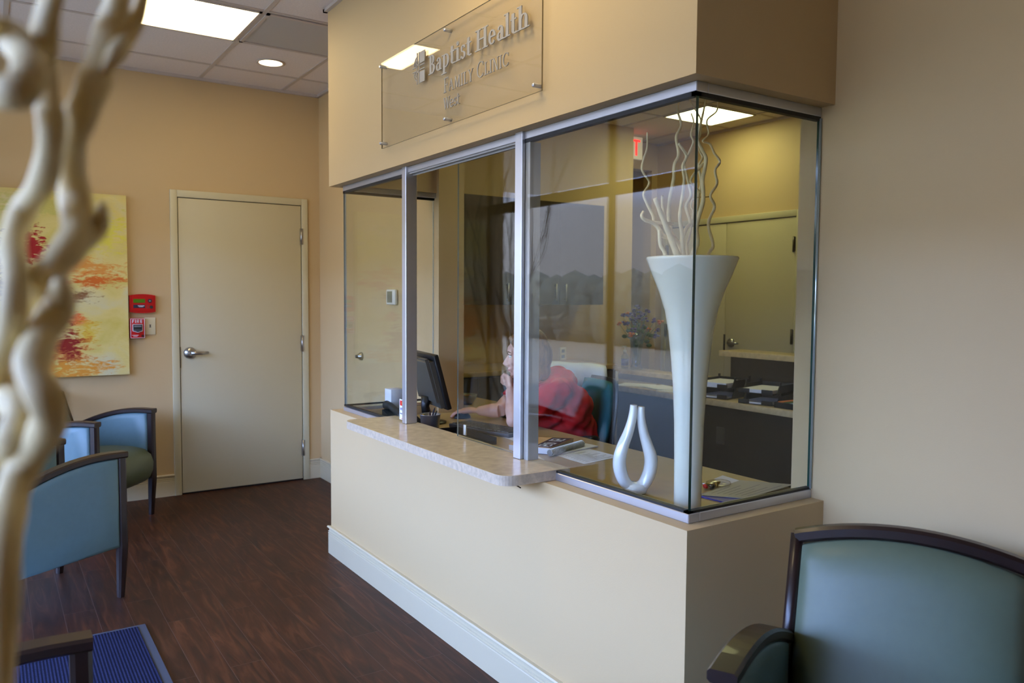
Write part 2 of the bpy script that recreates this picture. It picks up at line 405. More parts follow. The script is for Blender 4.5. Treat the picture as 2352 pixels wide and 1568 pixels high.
g.build('ceiling_grid', 'grid', ceil)
structure('wall_back', MB().box(XL, XW + .2, YB, YB + .12, 0, ZC), 'wall', 'beige wall with the painting and the cream door', 'wall')
structure('wall_right', MB().box(XW, XW2, YFR, JY0, 0, ZC), 'wall', 'beige wall at the right that the glazed reception box juts out from', 'wall')
structure('wall_right_back', MB().box(XW, XW2, JY1, YB, 0, ZC), 'wall', 'beige wall between the reception glass and the back corner', 'wall')
structure('wall_front', MB().box(XL - .15, XW2, YFR - .12, YFR, 0, ZC), 'wall', 'beige wall behind the photographer', 'wall')
WZ0, WZ1, WT0, WT1, WY0, WY1 = .06, 2.165, 2.25, 2.86, .35, 6.04
wl = MB().box(XL - .15, XL, YFR, WY0, 0, ZC).box(XL - .15, XL, WY1, YB, 0, ZC).box(XL - .15, XL, WY0, WY1, WT1, ZC).box(XL - .15, XL, WY0, WY1, 0, WZ0)
structure('wall_left', wl, 'wall', 'wall of the storefront windows left of the waiting room', 'wall')
structure('wall_reception', MB().box(XK, XG + .07, YN, YF, 0, ZL), 'wall', 'long low beige wall under the reception glass', 'wall')
structure('wall_reception_near', MB().box(XG + .07, XW, YN, YN + .115, 0, ZL), 'wall', 'short return of the low reception wall beside the right armchair', 'wall')
structure('wall_reception_far', MB().box(XG + .07, XW, YF - .115, YF, 0, ZL), 'wall', 'far return of the low reception wall', 'wall')
structure('wall_bulkhead', MB().box(XK, XG + .07, YN, YF, ZS, ZC), 'wall', 'tan bulkhead above the reception glass carrying the clinic sign', 'wall')
structure('wall_bulkhead_near', MB().box(XG + .07, XW, YN, YN + .115, ZS, ZC), 'wall', 'shaded short side of the bulkhead above the corner glass', 'wall')
structure('wall_bulkhead_far', MB().box(XG + .07, XW, YF - .115, YF, ZS, ZC), 'wall', 'far short side of the bulkhead', 'wall')
structure('wall_office_back', MB().box(XW2, 4.965, YOB, YOB + .12, 0, ZC), 'wall', 'office wall behind the upper cabinets', 'wall')
structure('wall_office_right', MB().box(XO, XO + .12, YOF, 8.2, 0, ZC), 'wall', 'olive lit far office wall with the double doors', 'wall')
structure('wall_office_front', MB().box(XW2, XO, YOF - .12, YOF, 0, ZC), 'wall', 'near end wall of the office', 'wall')
structure('wall_corridor', MB().box(4.75, 4.965, YOB + .12, 8.2, 0, ZC).box(5.625, XO, 5.95, 6.07, 0, ZC).box(4.965, 5.625, 5.95, 6.07, 2.72, ZC).box(4.965, XO, 8.1, 8.2, 0, ZC), 'wall',
          'dim corridor walls beyond the exit sign', 'wall')
PROF = [(0, 0), (.013, 0), (.013, .105), (.011, .108), (.014, .112), (.014, .116), (.010, .119), (.013, .123), (.013, .127), (.008, .131), (.009, .140), (.018, .146), (.019, .150), (.015, .156), (0, .156)]


def baseboard(name, a, b, nrm, label, ext0=0, ext1=0):
    a = Vector(a); b = Vector(b); t = (b - a).normalized(); nv = Vector(nrm); mb = MB()
    vs = []
    for q, e in ((a, ext0), (b, ext1)):
        for d, z in PROF: vs.append((q.x + nv.x * d + t.x * d * e, q.y + nv.y * d + t.y * d * e, z))
    n = len(PROF)
    mb.add(vs, [[i, (i + 1) % n, n + (i + 1) % n, n + i] for i in range(n)] + [list(range(n))[::-1], list(range(n, 2 * n))])
    structure(name, mb, 'base', label, 'baseboard')


baseboard('baseboard_reception', (XK, YF), (XK, YN), (-1, 0), 'stepped pale baseboard along the low reception wall', -1, 1)
baseboard('baseboard_back', (1.088, YB), (-.42, YB), (0, -1), 'pale baseboard left of the cream door')
baseboard('baseboard_right', (XW, YB), (2.081, YB), (0, -1), 'short pale baseboard in the corner beside the door')
baseboard('baseboard_side', (XW, YB), (XW, YF), (-1, 0), 'pale baseboard on the right wall between door corner and reception')
baseboard('baseboard_front', (XW, YN), (XW, YFR), (-1, 0), 'pale baseboard behind the armchair on the right')


def door(name, label, frame_pts, to3, leafs, depth_dir):
    pass


# front waiting-room door
d1 = thing('door_1', 'cream flush door in a cream metal frame on the back wall', 'door', (1.585, YB, 0), kind='structure')
fx0, fx1, fz = 1.088, 2.081, 2.184
fr = MB().box(fx0, fx0 + .048, YB - .022, YB, 0, fz, bev=.003).box(fx1 - .048, fx1, YB - .022, YB, 0, fz, bev=.003).box(fx0 + .047, fx1 - .047, YB - .022, YB, fz - .05, fz, bev=.003)
fr.build('door_frame', 'frame', d1)
MB().box(fx0 + .044, fx1 - .044, YB - .004, YB - .001, 0, fz - .045).build('door_gap', 'black', d1)
lf = MB().box(fx0 + .053, fx1 - .053, YB - .014, YB - .003, .012, fz - .055, bev=.002).build('door_leaf', 'door', d1)


def lever(parent, c, u, n, s=1., m='steel'):
    """rose, neck and lever; u along the wall, n out of the wall"""
    c = Vector(c); u = Vector(u); n = Vector(n); up = Vector((0, 0, 1))
    mb = MB(); mb.tube([c, c + n * .006, c + n * .02, c + n * .026], [.043 * s, .043 * s, .034 * s, .018 * s], 28, up=up)
    mb.tube([c + n * .02, c + n * .052], [.014, .014], 16, up=up)
    mb.tube([c + n * .052, c + n * .056 + u * .03, c + n * .054 + u * .075, c + n * .042 + u * .118], [.013, .0125, .011, .008], 14, ell=(1.1, .7), up=up)
    o = mb.build('door_lever', m, parent); o['label'] = 'satin steel lever handle'
    return o


lever(lf, (1.205, YB - .014, 1.025), (1, 0, 0), (0, -1, 0))
MB().box(fx0 + .047, fx0 + .054, YB - .02, YB - .003, .92, 1.07).build('strike_plate', 'dsteel', d1)
for z in (1.896, 1.072, .255):
    MB().cyl((fx1 - .051, YB - .024, z - .062), (fx1 - .051, YB - .024, z + .062), .0075, n=12).box(fx1 - .06, fx1 - .036, YB - .0235, YB - .014, z - .06, z + .06).build('hinge', 'steel', d1)

# office double door on the far wall
d2 = thing('door_2', 'pair of cream flush doors on the far office wall', 'door', (XO, 5.0, 0), kind='structure')
MB().box(XO - .03, XO, 4.20, 4.255, 0, 2.19, bev=.003).box(XO - .03, XO, 5.775, 5.83, 0, 2.19, bev=.003).box(XO - .03, XO, 4.255, 5.775, 2.135, 2.19, bev=.003).build('door_frame', 'frame', d2)
MB().box(XO - .006, XO - .001, 4.25, 5.78, 0, 2.14).build('door_gap', 'black', d2)
lr = MB().box(XO - .02, XO - .004, 4.262, 5.007, .012, 2.128, bev=.002).build('door_leaf', 'door', d2)
ll = MB().box(XO - .02, XO - .004, 5.013, 5.768, .012, 2.128, bev=.002).build('door_leaf', 'door', d2)
lever(lr, (XO - .02, 4.93, 1.035), (0, -1, 0), (-1, 0, 0), 1.)
MB().box(XO - .024, XO - .003, 5.0, 5.02, .96, 1.11).build('strike_plate', 'dsteel', d2)
for y, zs in ((4.268, (1.9, 1.12, .3)), (5.765, (1.9, 1.12, .3))):
    for z in zs: MB().cyl((XO - .036, y, z - .065), (XO - .036, y, z + .065), .010, n=10).box(XO - .034, XO - .02, y - .014, y + .014, z - .06, z + .06).build('hinge', 'dsteel', d2)

# storefront windows on the left wall
MY = [WY0, 1.25, 2.35, 3.35, 4.32, WY1]
w2 = thing('window_2', 'storefront windows along the left wall facing the car park', 'window', (XL, 2.3, 0), kind='structure')
fr = MB()
for y in MY: fr.box(XL - .03, XL + .005, y - .026, y + .026, WZ0, WT1)
fr.box(XL - .04, XL + .005, WY0, WY1, WZ1, WT0).box(XL - .04, XL + .005, WY0, WY1, WZ0, WZ0 + .06).box(XL - .04, XL + .005, WY0, WY1, WT1 - .04, WT1)
fr.build('window_frame', 'storef', w2)
for a, b in zip(MY[:-1], MY[1:]):
    MB().box(XL - .018, XL - .012, a + .02, b - .02, WZ0 + .05, WZ1 + .01).build('pane', 'storeglass', w2)
    MB().box(XL - .018, XL - .012, a + .02, b - .02, WT0 - .01, WT1 - .03).build('transom_pane', 'storeglass', w2)
structure('added_canopy', MB().box(XL - 3.4, XL - .16, -4, 10, 3.0, 3.12), 'ceil', 'unseen canopy added outside the windows to hold back high skylight', 'canopy')  # added out of view so the bulkhead gets less sky than the low wall
_hg = MB()
for _y in range(-20, 34): _hg.ball((-13 + random.uniform(-.2, .2), _y, .9), (.9, .75, 1.25 + random.uniform(0, .25)), 10)
tag(_hg.build('hedge', 'hedge'), 'long clipped hedge outside across the paving', 'hedge', kind='stuff')
tag(MB().box(-30, -1.21, -25, 35, -.12, -.02).build('paving', 'asphalt'), 'pale concrete paving outside the windows', 'paving', kind='structure')

# ------------------------------------------------------------------ reception glazing
wn = thing('window_1', 'reception glazing wrapped around the counter with satin aluminium tracks', 'window', (XG, YG1, ZL), kind='structure')
T = .010
def pane(name, x0, x1, y0, y1, z0, z1, m='glass', em='edge'):
    x0, x1 = sorted((x0, x1)); y0, y1 = sorted((y0, y1))
    vs = [(x, y, z) for x in (x0, x1) for y in (y0, y1) for z in (z0, z1)]
    mb = MB(); thinx = (x1 - x0) < (y1 - y0)
    fX = [[0, 1, 3, 2], [4, 6, 7, 5]]; fY = [[0, 4, 5, 1], [2, 3, 7, 6]]; fZ = [[0, 2, 6, 4], [1, 5, 7, 3]]
    big, small = (fX, fY) if thinx else (fY, fX)
    mb.add(vs, big, 0); mb.add(vs, small + fZ, 1)
    return mb.build(name, [m, em], wn)
ZG0, ZG1 = ZL + .03, 2.006
pane('glass_pane', XG + .002, XG + .002 + T, YG1, 2.385, ZG0, ZG1)
pane('glass_pane', XG + .013, XW - .002, YG1, YG1 + T, ZG0, ZG1, em='edge')
pane('glass_pane', XG + .002, XG + .002 + T, 3.35, YG2, ZG0, ZG1, em='sedge')
pane('glass_pane', XG + .013, XW - .002, YG2 - T, YG2, ZG0, ZG1, em='sedge')
pane('sliding_pane', XG + .03, XG + .03 + .006, 2.36, 2.925, .85, 2.0, em='sedge')
MB().box(XG + .036, XG + .044, 2.865, 2.885, .86, .905, bev=.002).build('pane_pull', 'alu', wn)
MB().tube([(XW - .004, YG1 - .004, ZG0), (XW - .004, YG1 - .004, ZG1)], .0042, 8).build('glass_edge_bead', 'sedge', wn)
# tracks
MB().box(XG, XG + .045, YG1 - .004, YG2 + .004, 2.012, ZS, bev=.002, seg=1).build('top_track', 'alu', wn)
MB().box(XG + .045, XW, YG1 - .004, YG1 + .04, 2.012, ZS, bev=.002, seg=1).build('top_track', 'alu', wn)
MB().box(XG + .045, XW, YG2 - .04, YG2 + .004, 2.012, ZS, bev=.002, seg=1).build('top_track', 'alu', wn)
MB().box(XG - .002, XG + .043, YG1 - .006, YG1 + .62, ZL, ZL + .027, bev=.002, seg=1).build('bottom_track', 'alu', wn)
MB().box(XG + .043, XW, YG1 - .006, YG1 + .038, ZL, ZL + .027, bev=.002, seg=1).build('bottom_track', 'alu', wn)
MB().box(XG - .002, XG + .043, 3.605, YG2 + .006, ZL, ZL + .022, bev=.002, seg=1).build('bottom_track', 'alu', wn)
MB().box(XG + .043, XW, YG2 - .038, YG2 + .006, ZL, ZL + .022, bev=.002, seg=1).build('bottom_track', 'alu', wn)
for z0, z1 in ((2.0, 2.0125), (ZL + .026, ZL + .034)):
    MB().box(XG + .0005, XG + .02, YG1 - .002, 2.385, z0, z1).box(XG + .0005, XW, YG1 - .002, YG1 + .016, z0, z1).build('rubber_gasket', 'black', wn)
    MB().box(XG + .0005, XG + .02, 3.36, YG2 + .002, z0, z1).box(XG + .0005, XW, YG2 - .016, YG2 + .002, z0, z1).build('rubber_gasket', 'black', wn)
MB().box(XG + .006, XG + .014, 2.40, 3.35, 2.006, 2.013).box(XG + .024, XG + .030, 2.40, 3.35, 2.0, 2.013).build('track_channel', 'alud', wn)
for y0, y1 in ((3.335, 3.377), (2.385, 2.43)):
    mu = MB().box(XG - .012, XG + .046, y0, y1, .848, 2.047, bev=.002, seg=1).build('mullion', 'alu', wn)
    MB().box(XG - .013, XG - .004, y0 + .004, y1 - .002, 2.047, 2.052).build('end_cap', 'black', mu)
MB().box(XG + .004, XG + .05, 2.355, 2.384, .848, 2.0).build('pane_channel', 'alud', wn)

# transaction slab
r = .055; sx0, sx1, sy0, sy1 = 1.415, XG + .06, 2.178, 3.60
pts = [(sx1, sy0), (sx1, sy1)]
for k in range(9): a = math.pi / 2 + k * math.pi / 16; pts.append((sx0 + r + r * math.cos(a), sy1 - r + r * math.sin(a)))
for k in range(9): a = math.pi + k * math.pi / 16; pts.append((sx0 + r + r * math.cos(a), sy0 + r + r * math.sin(a)))
sl = thing('counter_shelf', 'beige stone-look transaction shelf projecting below the sliding window', 'shelf', (1.55, 2.9, ZL))
MB().prism(pts, 'z', ZL + .001, .8475, smooth=False).build('shelf_top', ['stone'], sl)
e = MB()
for i in range(1, len(pts)):
    a, b = Vector(pts[i]), Vector(pts[(i + 1) % len(pts)]); nn = Vector((b.y - a.y, a.x - b.x)); nn = nn.normalized() * .0015 if nn.length > 0 else nn
    c = Vector((sum(p[0] for p in pts) / len(pts), sum(p[1] for p in pts) / len(pts)))
    if (a - c).dot(nn) < 0: nn = -nn
    if a.x > 1.66 and b.x > 1.66: continue
    e.add([(a.x, a.y, ZL + .0015), (b.x, b.y, ZL + .0015), (b.x + nn.x, b.y + nn.y, ZL + .0015), (a.x + nn.x, a.y + nn.y, ZL + .0015),
           (a.x, a.y, .8468), (b.x, b.y, .8468), (b.x + nn.x, b.y + nn.y, .8468), (a.x + nn.x, a.y + nn.y, .8468)],
          [[0, 1, 2, 3], [4, 5, 6, 7], [3, 2, 6, 7], [0, 1, 5, 4], [0, 3, 7, 4], [1, 2, 6, 5]])
e.build('edge_band', 'stonee', sl)
for y in (2.23, 2.27): MB().tube([(1.50, y, ZL + .002), (1.50, y, ZL - .012), (1.515, y - .004, ZL - .022)], .0025, 8).build('bracket_screw', 'dsteel', sl)

# ------------------------------------------------------------------ sign
SX = XK - .020
sg = thing('wall_sign', 'clear acrylic clinic sign with silver lettering on the tan bulkhead', 'sign', (XK, 2.82, 2.3))
sgp = MB(); sy0_, sy1_, sz0, sz1 = 2.182, 3.466, 2.133, 2.527
vs = [(x, y, z) for x in (SX, SX + .006) for y in (sy0_, sy1_) for z in (sz0, sz1)]
sgp.add(vs, [[0, 1, 3, 2], [4, 6, 7, 5]], 0); sgp.add(vs, [[0, 4, 5, 1], [2, 3, 7, 6], [0, 2, 6, 4], [1, 5, 7, 3]], 1)
sgp.build('acrylic_panel', ['acrylic', 'acredge'], sg)
for y in (3.450, 2.831, 2.211):
    for z in (2.155, 2.505): MB().tube([(SX + .02, y, z), (SX - .004, y, z), (SX - .013, y, z), (SX - .017, y, z)], [.007, .0075, .0075, .004], 16).build('standoff', 'alu', sg)


class Glyphs:
    """a small serif stroke alphabet; cap height 1"""
    def __init__(s, wt, th): s.wt, s.th = wt, th; s.q = []
    def quad(s, pts): s.q.append(pts)
    def rect(s, x0, x1, y0, y1): s.quad([(x0, y0), (x1, y0), (x1, y1), (x0, y1)])
    def stem(s, x, y0, y1, sb=True, st=True, w=None):
        w = w or s.wt; s.rect(x - w / 2, x + w / 2, y0, y1); e = .085 + w * .25
        if sb: s.rect(x - w / 2 - e, x + w / 2 + e, y0, y0 + s.th * .8)
        if st: s.rect(x - w / 2 - e, x + w / 2 + (e if st == 2 else 0), y1 - s.th * .8, y1)
    def line(s, x0, y0, x1, y1, w):
        s.quad([(x0 - w / 2, y0), (x0 + w / 2, y0), (x1 + w / 2, y1), (x1 - w / 2, y1)])
    def arc(s, cx, cy, rx, ry, a0, a1, thick=None, n=14, flip=False):
        T_ = thick or s.wt
        pr = None
        for i in range(n + 1):
            a = math.radians(a0 + (a1 - a0) * i / n); c, sn = math.cos(a), math.sin(a)
            w = s.th + (T_ - s.th) * (abs(c) if not flip else abs(sn)) ** 1.5
            o = (cx + rx * c, cy + ry * sn); k = (cx + (rx - w) * c, cy + (ry - w * .9) * sn)
            if pr: s.quad([pr[0], o, k, pr[1]])
            pr = (o, k)


def glyph(ch, bold):
    wt, th = (.21, .07) if bold else (.115, .055)
    g = Glyphs(wt, th); L = {}
    x = wt / 2 + .1
    if ch == 'B':
        g.stem(x, 0, 1); g.arc(x + .12, .745, .27, .255, -90, 90); g.arc(x + .12, .27, .34, .27, -90, 90)
        for y in (0, .49, 1 - th): g.rect(x, x + .14, y, y + th)
        return g.q, x + .52
    if ch in 'Hh' and ch == 'H':
        g.stem(x, 0, 1, st=2); g.stem(x + .58, 0, 1, st=2); g.rect(x, x + .58, .48, .48 + th); return g.q, x + .58 + wt / 2 + .16
    if ch == 'F':
        g.stem(x, 0, 1); g.rect(x, x + .42, 1 - th, 1); g.rect(x, x + .33, .5, .5 + th); g.rect(x + .40, x + .43, .80, 1); g.rect(x + .31, x + .34, .42, .62); return g.q, x + .50
    if ch == 'A':
        g.line(.06, 0, .36, 1, th); g.line(.62, 0, .36, 1, wt); g.rect(.17, .52, .33, .33 + th); g.rect(-.02, .18, 0, th * .8); g.rect(.5, .76, 0, th * .8); return g.q, .80
    if ch == 'M':
        g.line(.12, 0, .17, 1, th); g.line(.46, .05, .17, 1, wt); g.line(.46, .05, .76, 1, th); g.line(.82, 0, .77, 1, wt); g.rect(.02, .24, 0, th * .8); g.rect(.7, .95, 0, th * .8); return g.q, 1.0
    if ch == 'I':
        g.stem(x, 0, 1, st=2); return g.q, x + wt / 2 + .16
    if ch == 'L':
        g.stem(x, 0, 1, st=2); g.rect(x, x + .42, 0, th); g.rect(x + .40, x + .43, 0, .22); return g.q, x + .48
    if ch == 'Y':
        g.line(.34, .48, .08, 1, wt * .9); g.line(.34, .48, .60, 1, th); g.rect(.34 - wt / 2, .34 + wt / 2, 0, .5); g.rect(.2, .48, 0, th * .8); g.rect(-.03, .2, 1 - th * .8, 1); g.rect(.5, .7, 1 - th * .8, 1); return g.q, .70
    if ch == 'C':
        g.arc(.45, .5, .42, .52, 45, 315); g.rect(.72, .75, .70, .95); g.rect(.72, .75, .05, .22); return g.q, .86
    if ch == 'N':
        g.line(.13, 0, .13, 1, th); g.line(.66, 0, .13, 1, wt); g.line(.68, 0, .68, 1, th); g.rect(.03, .25, 0, th * .8); g.rect(.57, .8, 1 - th * .8, 1); g.rect(0, .15, 1 - th * .8, 1); return g.q, .84
    if ch == 'W':
        g.line(.28, 0, .07, 1, wt); g.line(.28, 0, .49, 1, th); g.line(.70, 0, .49, 1, wt); g.line(.70, 0, .93, 1, th)
        for a in (-.03, .82): g.rect(a, a + .2, 1 - th * .8, 1)
        return g.q, .98
    xh = .68
    if ch == 'a':
        g.stem(.46, 0, xh - .16, sb=False, st=False); g.rect(.46, .62, 0, th); g.arc(.32, xh - .22, .24, .22, 0, 160, wt * .9); g.arc(.30, .20, .25, .21, 60, 300, wt * .9); g.rect(.26, .46, .36, .36 + th); g.rect(.3, .5, 0, th * 1.2); return g.q, .66
    if ch == 'p':
        g.stem(x, -.32, xh); g.arc(x + .16, xh / 2, .34, xh / 2 + .01, -130, 130); return g.q, x + .58
    if ch == 't':
        g.rect(x - wt / 2, x + wt / 2, .08, .9); g.rect(x - wt / 2 - .09, x + .25, xh - th, xh); g.arc(x + .16, .14, .26, .15, 180, 300, wt * .9); return g.q, x + .33
    if ch == 'i':
        g.stem(x, 0, xh); g.arc(x, .88, .11, .11, 0, 360, .1); return g.q, x + wt / 2 + .14
    if ch == 's':
        g.arc(.26, .50, .21, .18, 20, 270, wt * .8); g.arc(.26, .18, .23, .19, -160, 90, wt * .8); g.rect(.42, .45, .47, .66); g.rect(.04, .07, .02, .2); return g.q, .54
    if ch == 'e':
        g.arc(.32, xh / 2, .30, xh / 2 + .01, 0, 320); g.rect(.1, .60, xh / 2 - .01, xh / 2 + th); return g.q, .66
    if ch == 'l':
        g.stem(x, 0, 1.06); return g.q, x + wt / 2 + .14
    if ch == 'h':
        g.stem(x, 0, 1.06); g.arc(x + .24, xh - .26, .30, .27, 0, 150); g.stem(x + .24 + .30 - wt / 2, 0, xh - .24, st=False); return g.q, x + .24 + .30 + .14
    return [], .34


def signtext(s, y_start, y_end, z, cap, bold, small=1.):
    """letters run towards -Y on the face of the acrylic"""
    quads = []; u = 0
    for i, ch in enumerate(s):
        k = 1.
        if small != 1 and ch != ' ' and not (i == 0 or s[i - 1] == ' '): k = small
        q, adv = glyph(ch, bold)
        quads += [[(u + a * k, b * k) for a, b in p] for p in q]; u += adv * k + (.05 if small != 1 else 0)
    W_ = (y_start - y_end) / u
    ends = []; u2 = 0
    for i, ch in enumerate(s):
        k = small if (small != 1 and ch != ' ' and not (i == 0 or s[i - 1] == ' ')) else 1.
        u2 += glyph(ch, bold)[1] * k + (.05 if small != 1 else 0)
        if ch == ' ': ends.append(u2 - .2)
    ends.append(1e9); mbs = [MB() for _ in ends]
    for j_, p in enumerate(quads):
        um = sum(a for a, b in p) / len(p); mb = mbs[[um < e_ for e_ in ends].index(True)]
        vs = [(SX - .0034 - (j_ % 11) * .00005, y_start - a * W_, z + b * cap) for a, b in p] + [(SX - .0002, y_start - a * W_, z + b * cap) for a, b in p]
        n = len(p); mb.add(vs, [list(range(n)), list(range(n, 2 * n))[::-1]] + [[j, (j + 1) % n, n + (j + 1) % n, n + j] for j in range(n)])
    for mb in mbs: mb.build('lettering', 'silver', sg)


signtext('Baptist Health', 2.985, 2.250, 2.362, .077, True)
signtext('FAMILY CLINIC', 2.855, 2.372, 2.262, .058, False, .8)
signtext('West', 2.855, 2.722, 2.196, .046, False)
# emblem: a cross with a half round of rays at the left and solid blocks at the right
em = MB()
def eb(y0, y1, z0, z1): em.box(SX - .0035, SX - .0002, y0, y1, z0, z1)
cy, cz = 3.083, 2.413
eb(3.022, 3.066, cz + .018, cz + .064); eb(3.022, 3.066, cz - .064, cz - .018)
for o_ in (.009, -.009):
    eb(cy + o_ - .0025, cy + o_ + .0025, cz + .016, cz + .066); eb(cy + o_ - .0025, cy + o_ + .0025, cz - .066, cz - .016)
    eb(3.022, cy - .016, cz + o_ - .002, cz + o_ + .002); eb(cy + .016, 3.135, cz + o_ - .002, cz + o_ + .002)
def earc(R, a0, a1, w=.004):
    for k in range(10):
        a, b = math.radians(a0 + (a1 - a0) * k / 10), math.radians(a0 + (a1 - a0) * (k + 1) / 10)
        P = [(cy + math.cos(t) * q * .8, cz + math.sin(t) * q) for t, q in ((a, R), (b, R), (b, R - w), (a, R - w))]
        vs = [(SX - .0035, p[0], p[1]) for p in P] + [(SX - .0002, p[0], p[1]) for p in P]
        em.add(vs, [[0, 1, 2, 3], [7, 6, 5, 4], [0, 1, 5, 4], [1, 2, 6, 5], [2, 3, 7, 6], [3, 0, 4, 7]])
earc(.018, 0, 360)
for R in (.030, .042, .054): earc(R, 18, 72); earc(R, -72, -18)
em.build('emblem', 'silver', sg)

# ------------------------------------------------------------------ ceiling fittings
def troffer(x0, x1, y0, y1, label, m='lens'):
    t = thing('ceiling_light', label, 'ceiling light', ((x0 + x1) / 2, (y0 + y1) / 2, ZC), 'square ceiling lights')
    MB().box(x0, x1, y0, y0 + .014, ZC - .012, ZC).box(x0, x1, y1 - .014, y1, ZC - .012, ZC).box(x0, x0 + .014, y0, y1, ZC - .012, ZC).box(x1 - .014, x1, y0, y1, ZC - .012, ZC).build('frame', 'grid', t)
    MB().box(x0 + .012, x1 - .012, y0 + .012, y1 - .012, ZC - .009, ZC - .001).build('diffuser', m, t)
troffer(.715, 1.29, 4.43, 5.01, 'square white ceiling light above the waiting room beside the air grille')
troffer(.715, 1.29, 1.99, 2.57, 'square white ceiling light behind the photographer')
troffer(4.845, 5.43, 4.50, 5.0, 'square white ceiling light seen through the corner glass above the white vase', 'lenso')
troffer(3.0, 3.58, 3.3, 3.9, 'square white ceiling light over the office desks, hidden behind the bulkhead', 'lenso')
gr = thing('air_grille', 'perforated grey return air grille in the ceiling beside the square light', 'air vent', (1.61, 4.72, ZC))
MB().box(1.318, 1.895, 4.43, 5.01, ZC - .006, ZC + .001).build('perforated_plate', 'perf', gr)
MB().box(1.316, 1.335, 4.43, 5.01, ZC - .012, ZC - .004).box(1.316, 1.895, 4.43, 4.45, ZC - .012, ZC - .004).box(1.316, 1.895, 4.99, 5.01, ZC - .012, ZC - .004).build('frame', 'grid', gr)
dl = thing('downlight', 'round recessed downlight in the ceiling tile near the back corner', 'ceiling light', (1.612, 5.362, ZC))
MB().lathe([(.074, 0), (.092, 0), (.092, -.006), (.078, -.008), (.074, -.003)], (1.612, 5.362, ZC)).build('trim_ring', 'grid', dl)
MB().lathe([(0.0001, -.004), (.075, -.004), (.075, 0)], (1.612, 5.362, ZC)).build('lens', 'lensd', dl)
ex = thing('exit_sign', 'white exit sign with lit red letters in the corridor opening under the ceiling', 'exit sign', (5.09, 5.71, ZC))
MB().box(4.92, 5.258, 5.695, 5.725, 2.757, 2.966, bev=.004).build('housing', 'exitw', ex)
MB().cyl((5.09, 5.71, 2.966), (5.09, 5.71, ZC), .01).build('stem', 'white', ex)
xb = MB(); yy0, yy1 = 5.690, 5.6948; xk = 1.096
def xr(x0, x1, z0, z1): xb.box(x0 * xk, x1 * xk, yy0, yy1, z0, z1)
z0, z1 = 2.788, 2.938
xr(4.51, 4.525, z0, z1); [xr(4.51, 4.56, z, z + .016) for z in (z0, (z0 + z1) / 2 - .008, z1 - .016)]
for s_ in (1, -1):
    xb.prism([(4.575 * xk, z0 if s_ > 0 else z1), (4.59 * xk, z0 if s_ > 0 else z1), (4.635 * xk, z1 if s_ > 0 else z0), (4.62 * xk, z1 if s_ > 0 else z0)], 'y', yy0, yy1)
xr(4.65, 4.665, z0, z1); xr(4.712, 4.732, z0, z1); xr(4.685, 4.765, z1 - .02, z1)
xb.build('lettering', 'exitr', ex)

# ------------------------------------------------------------------ back wall things
pt = thing('wall_painting', 'large abstract canvas of yellow, orange and red hanging on the back wall', 'painting', (.2, YB, .894))
MB().box(-.36, .805, YB - .042, YB - .003, .894, 2.115).build('stretcher', 'canvas_edge', pt)
MB().box(-.36, .805, YB - .0435, YB - .0415, .894, 2.115).build('canvas', 'painting', pt)
fp = thing('fire_alarm_panel', 'red fire alarm panel with a small green display beside the painting', 'alarm panel', (.897, YB, 1.32))
pts = []
for k in range(9): t = -1 + k / 4; pts.append((.897 + t * .083, 1.322 - .008 * (1 - t * t)))
for k in range(9): t = 1 - k / 4; pts.append((.897 + t * .083, 1.436 + .010 * (1 - t * t)))
MB().prism(pts, 'y', YB - .032, YB - .001).build('housing', 'red', fp)
pts2 = [(.897 + (a - .897) * .86, 1.38 + (b - 1.38) * .80) for a, b in pts]
MB().prism(pts2, 'y', YB - .036, YB - .031).build('face_plate', 'red', fp)
MB().box(.838, .912, YB - .039, YB - .035, 1.386, 1.412).build('display', 'lcd', fp)
lb = MB().box(.838, .912, YB - .038, YB - .035, 1.350, 1.372).build('label_strip', 'navy', fp)
MB().box(.866, .908, YB - .0385, YB - .0378, 1.363, 1.367).box(.872, .900, YB - .0385, YB - .0378, 1.357, 1.360).build('lettering', 'paper', lb)
MB().tube([(.943, YB - .035, 1.399), (.943, YB - .041, 1.399)], .013, 18, up=(0, 0, 1)).build('key_ring', 'navy', fp)
MB().tube([(.943, YB - .035, 1.399), (.943, YB - .044, 1.399)], .007, 14, up=(0, 0, 1)).build('key_lock', 'steel', fp)
MB().tube([(.952, YB - .035, 1.356), (.952, YB - .039, 1.356)], .011, 16, up=(0, 0, 1)).build('sounder', 'dtext', fp)
led = MB()
for k in range(3): led.box(.922, .936, YB - .038, YB - .035, 1.348 + k * .009, 1.351 + k * .009)
led.build('indicator_marks', 'greyp', fp)
ps = thing('fire_pull_station', 'red fire pull station with white FIRE lettering below the alarm panel', 'fire alarm', (.861, YB, 1.14))
MB().box(.813, .909, YB - .040, YB - .001, 1.139, 1.279, bev=.006).build('housing', 'red', ps)
bt = MB()
for a in ((.816, .906, 1.142, 1.1445), (.816, .906, 1.2735, 1.276), (.816, .8185, 1.142, 1.276), (.9035, .906, 1.142, 1.276)): bt.box(a[0], a[1], YB - .0415, YB - .0395, a[2], a[3])
bt.build('white_border', 'paper', ps)
ft = MB(); ux = .828; hz = 1.247; hh = .022; sw = .0042
def fb(x0, x1, z0, z1): ft.box(ux + x0, ux + x1, YB - .0418, YB - .0398, hz + z0, hz + z1)
fb(0, sw, 0, hh); fb(0, .013, hh - sw, hh); fb(0, .011, hh / 2 - .001, hh / 2 + .003)
fb(.019, .019 + sw, 0, hh)
fb(.029, .029 + sw, 0, hh); fb(.029, .040, hh - sw, hh); fb(.029, .040, hh / 2 - .002, hh / 2 + .002); fb(.039, .0425, hh / 2, hh - .001)
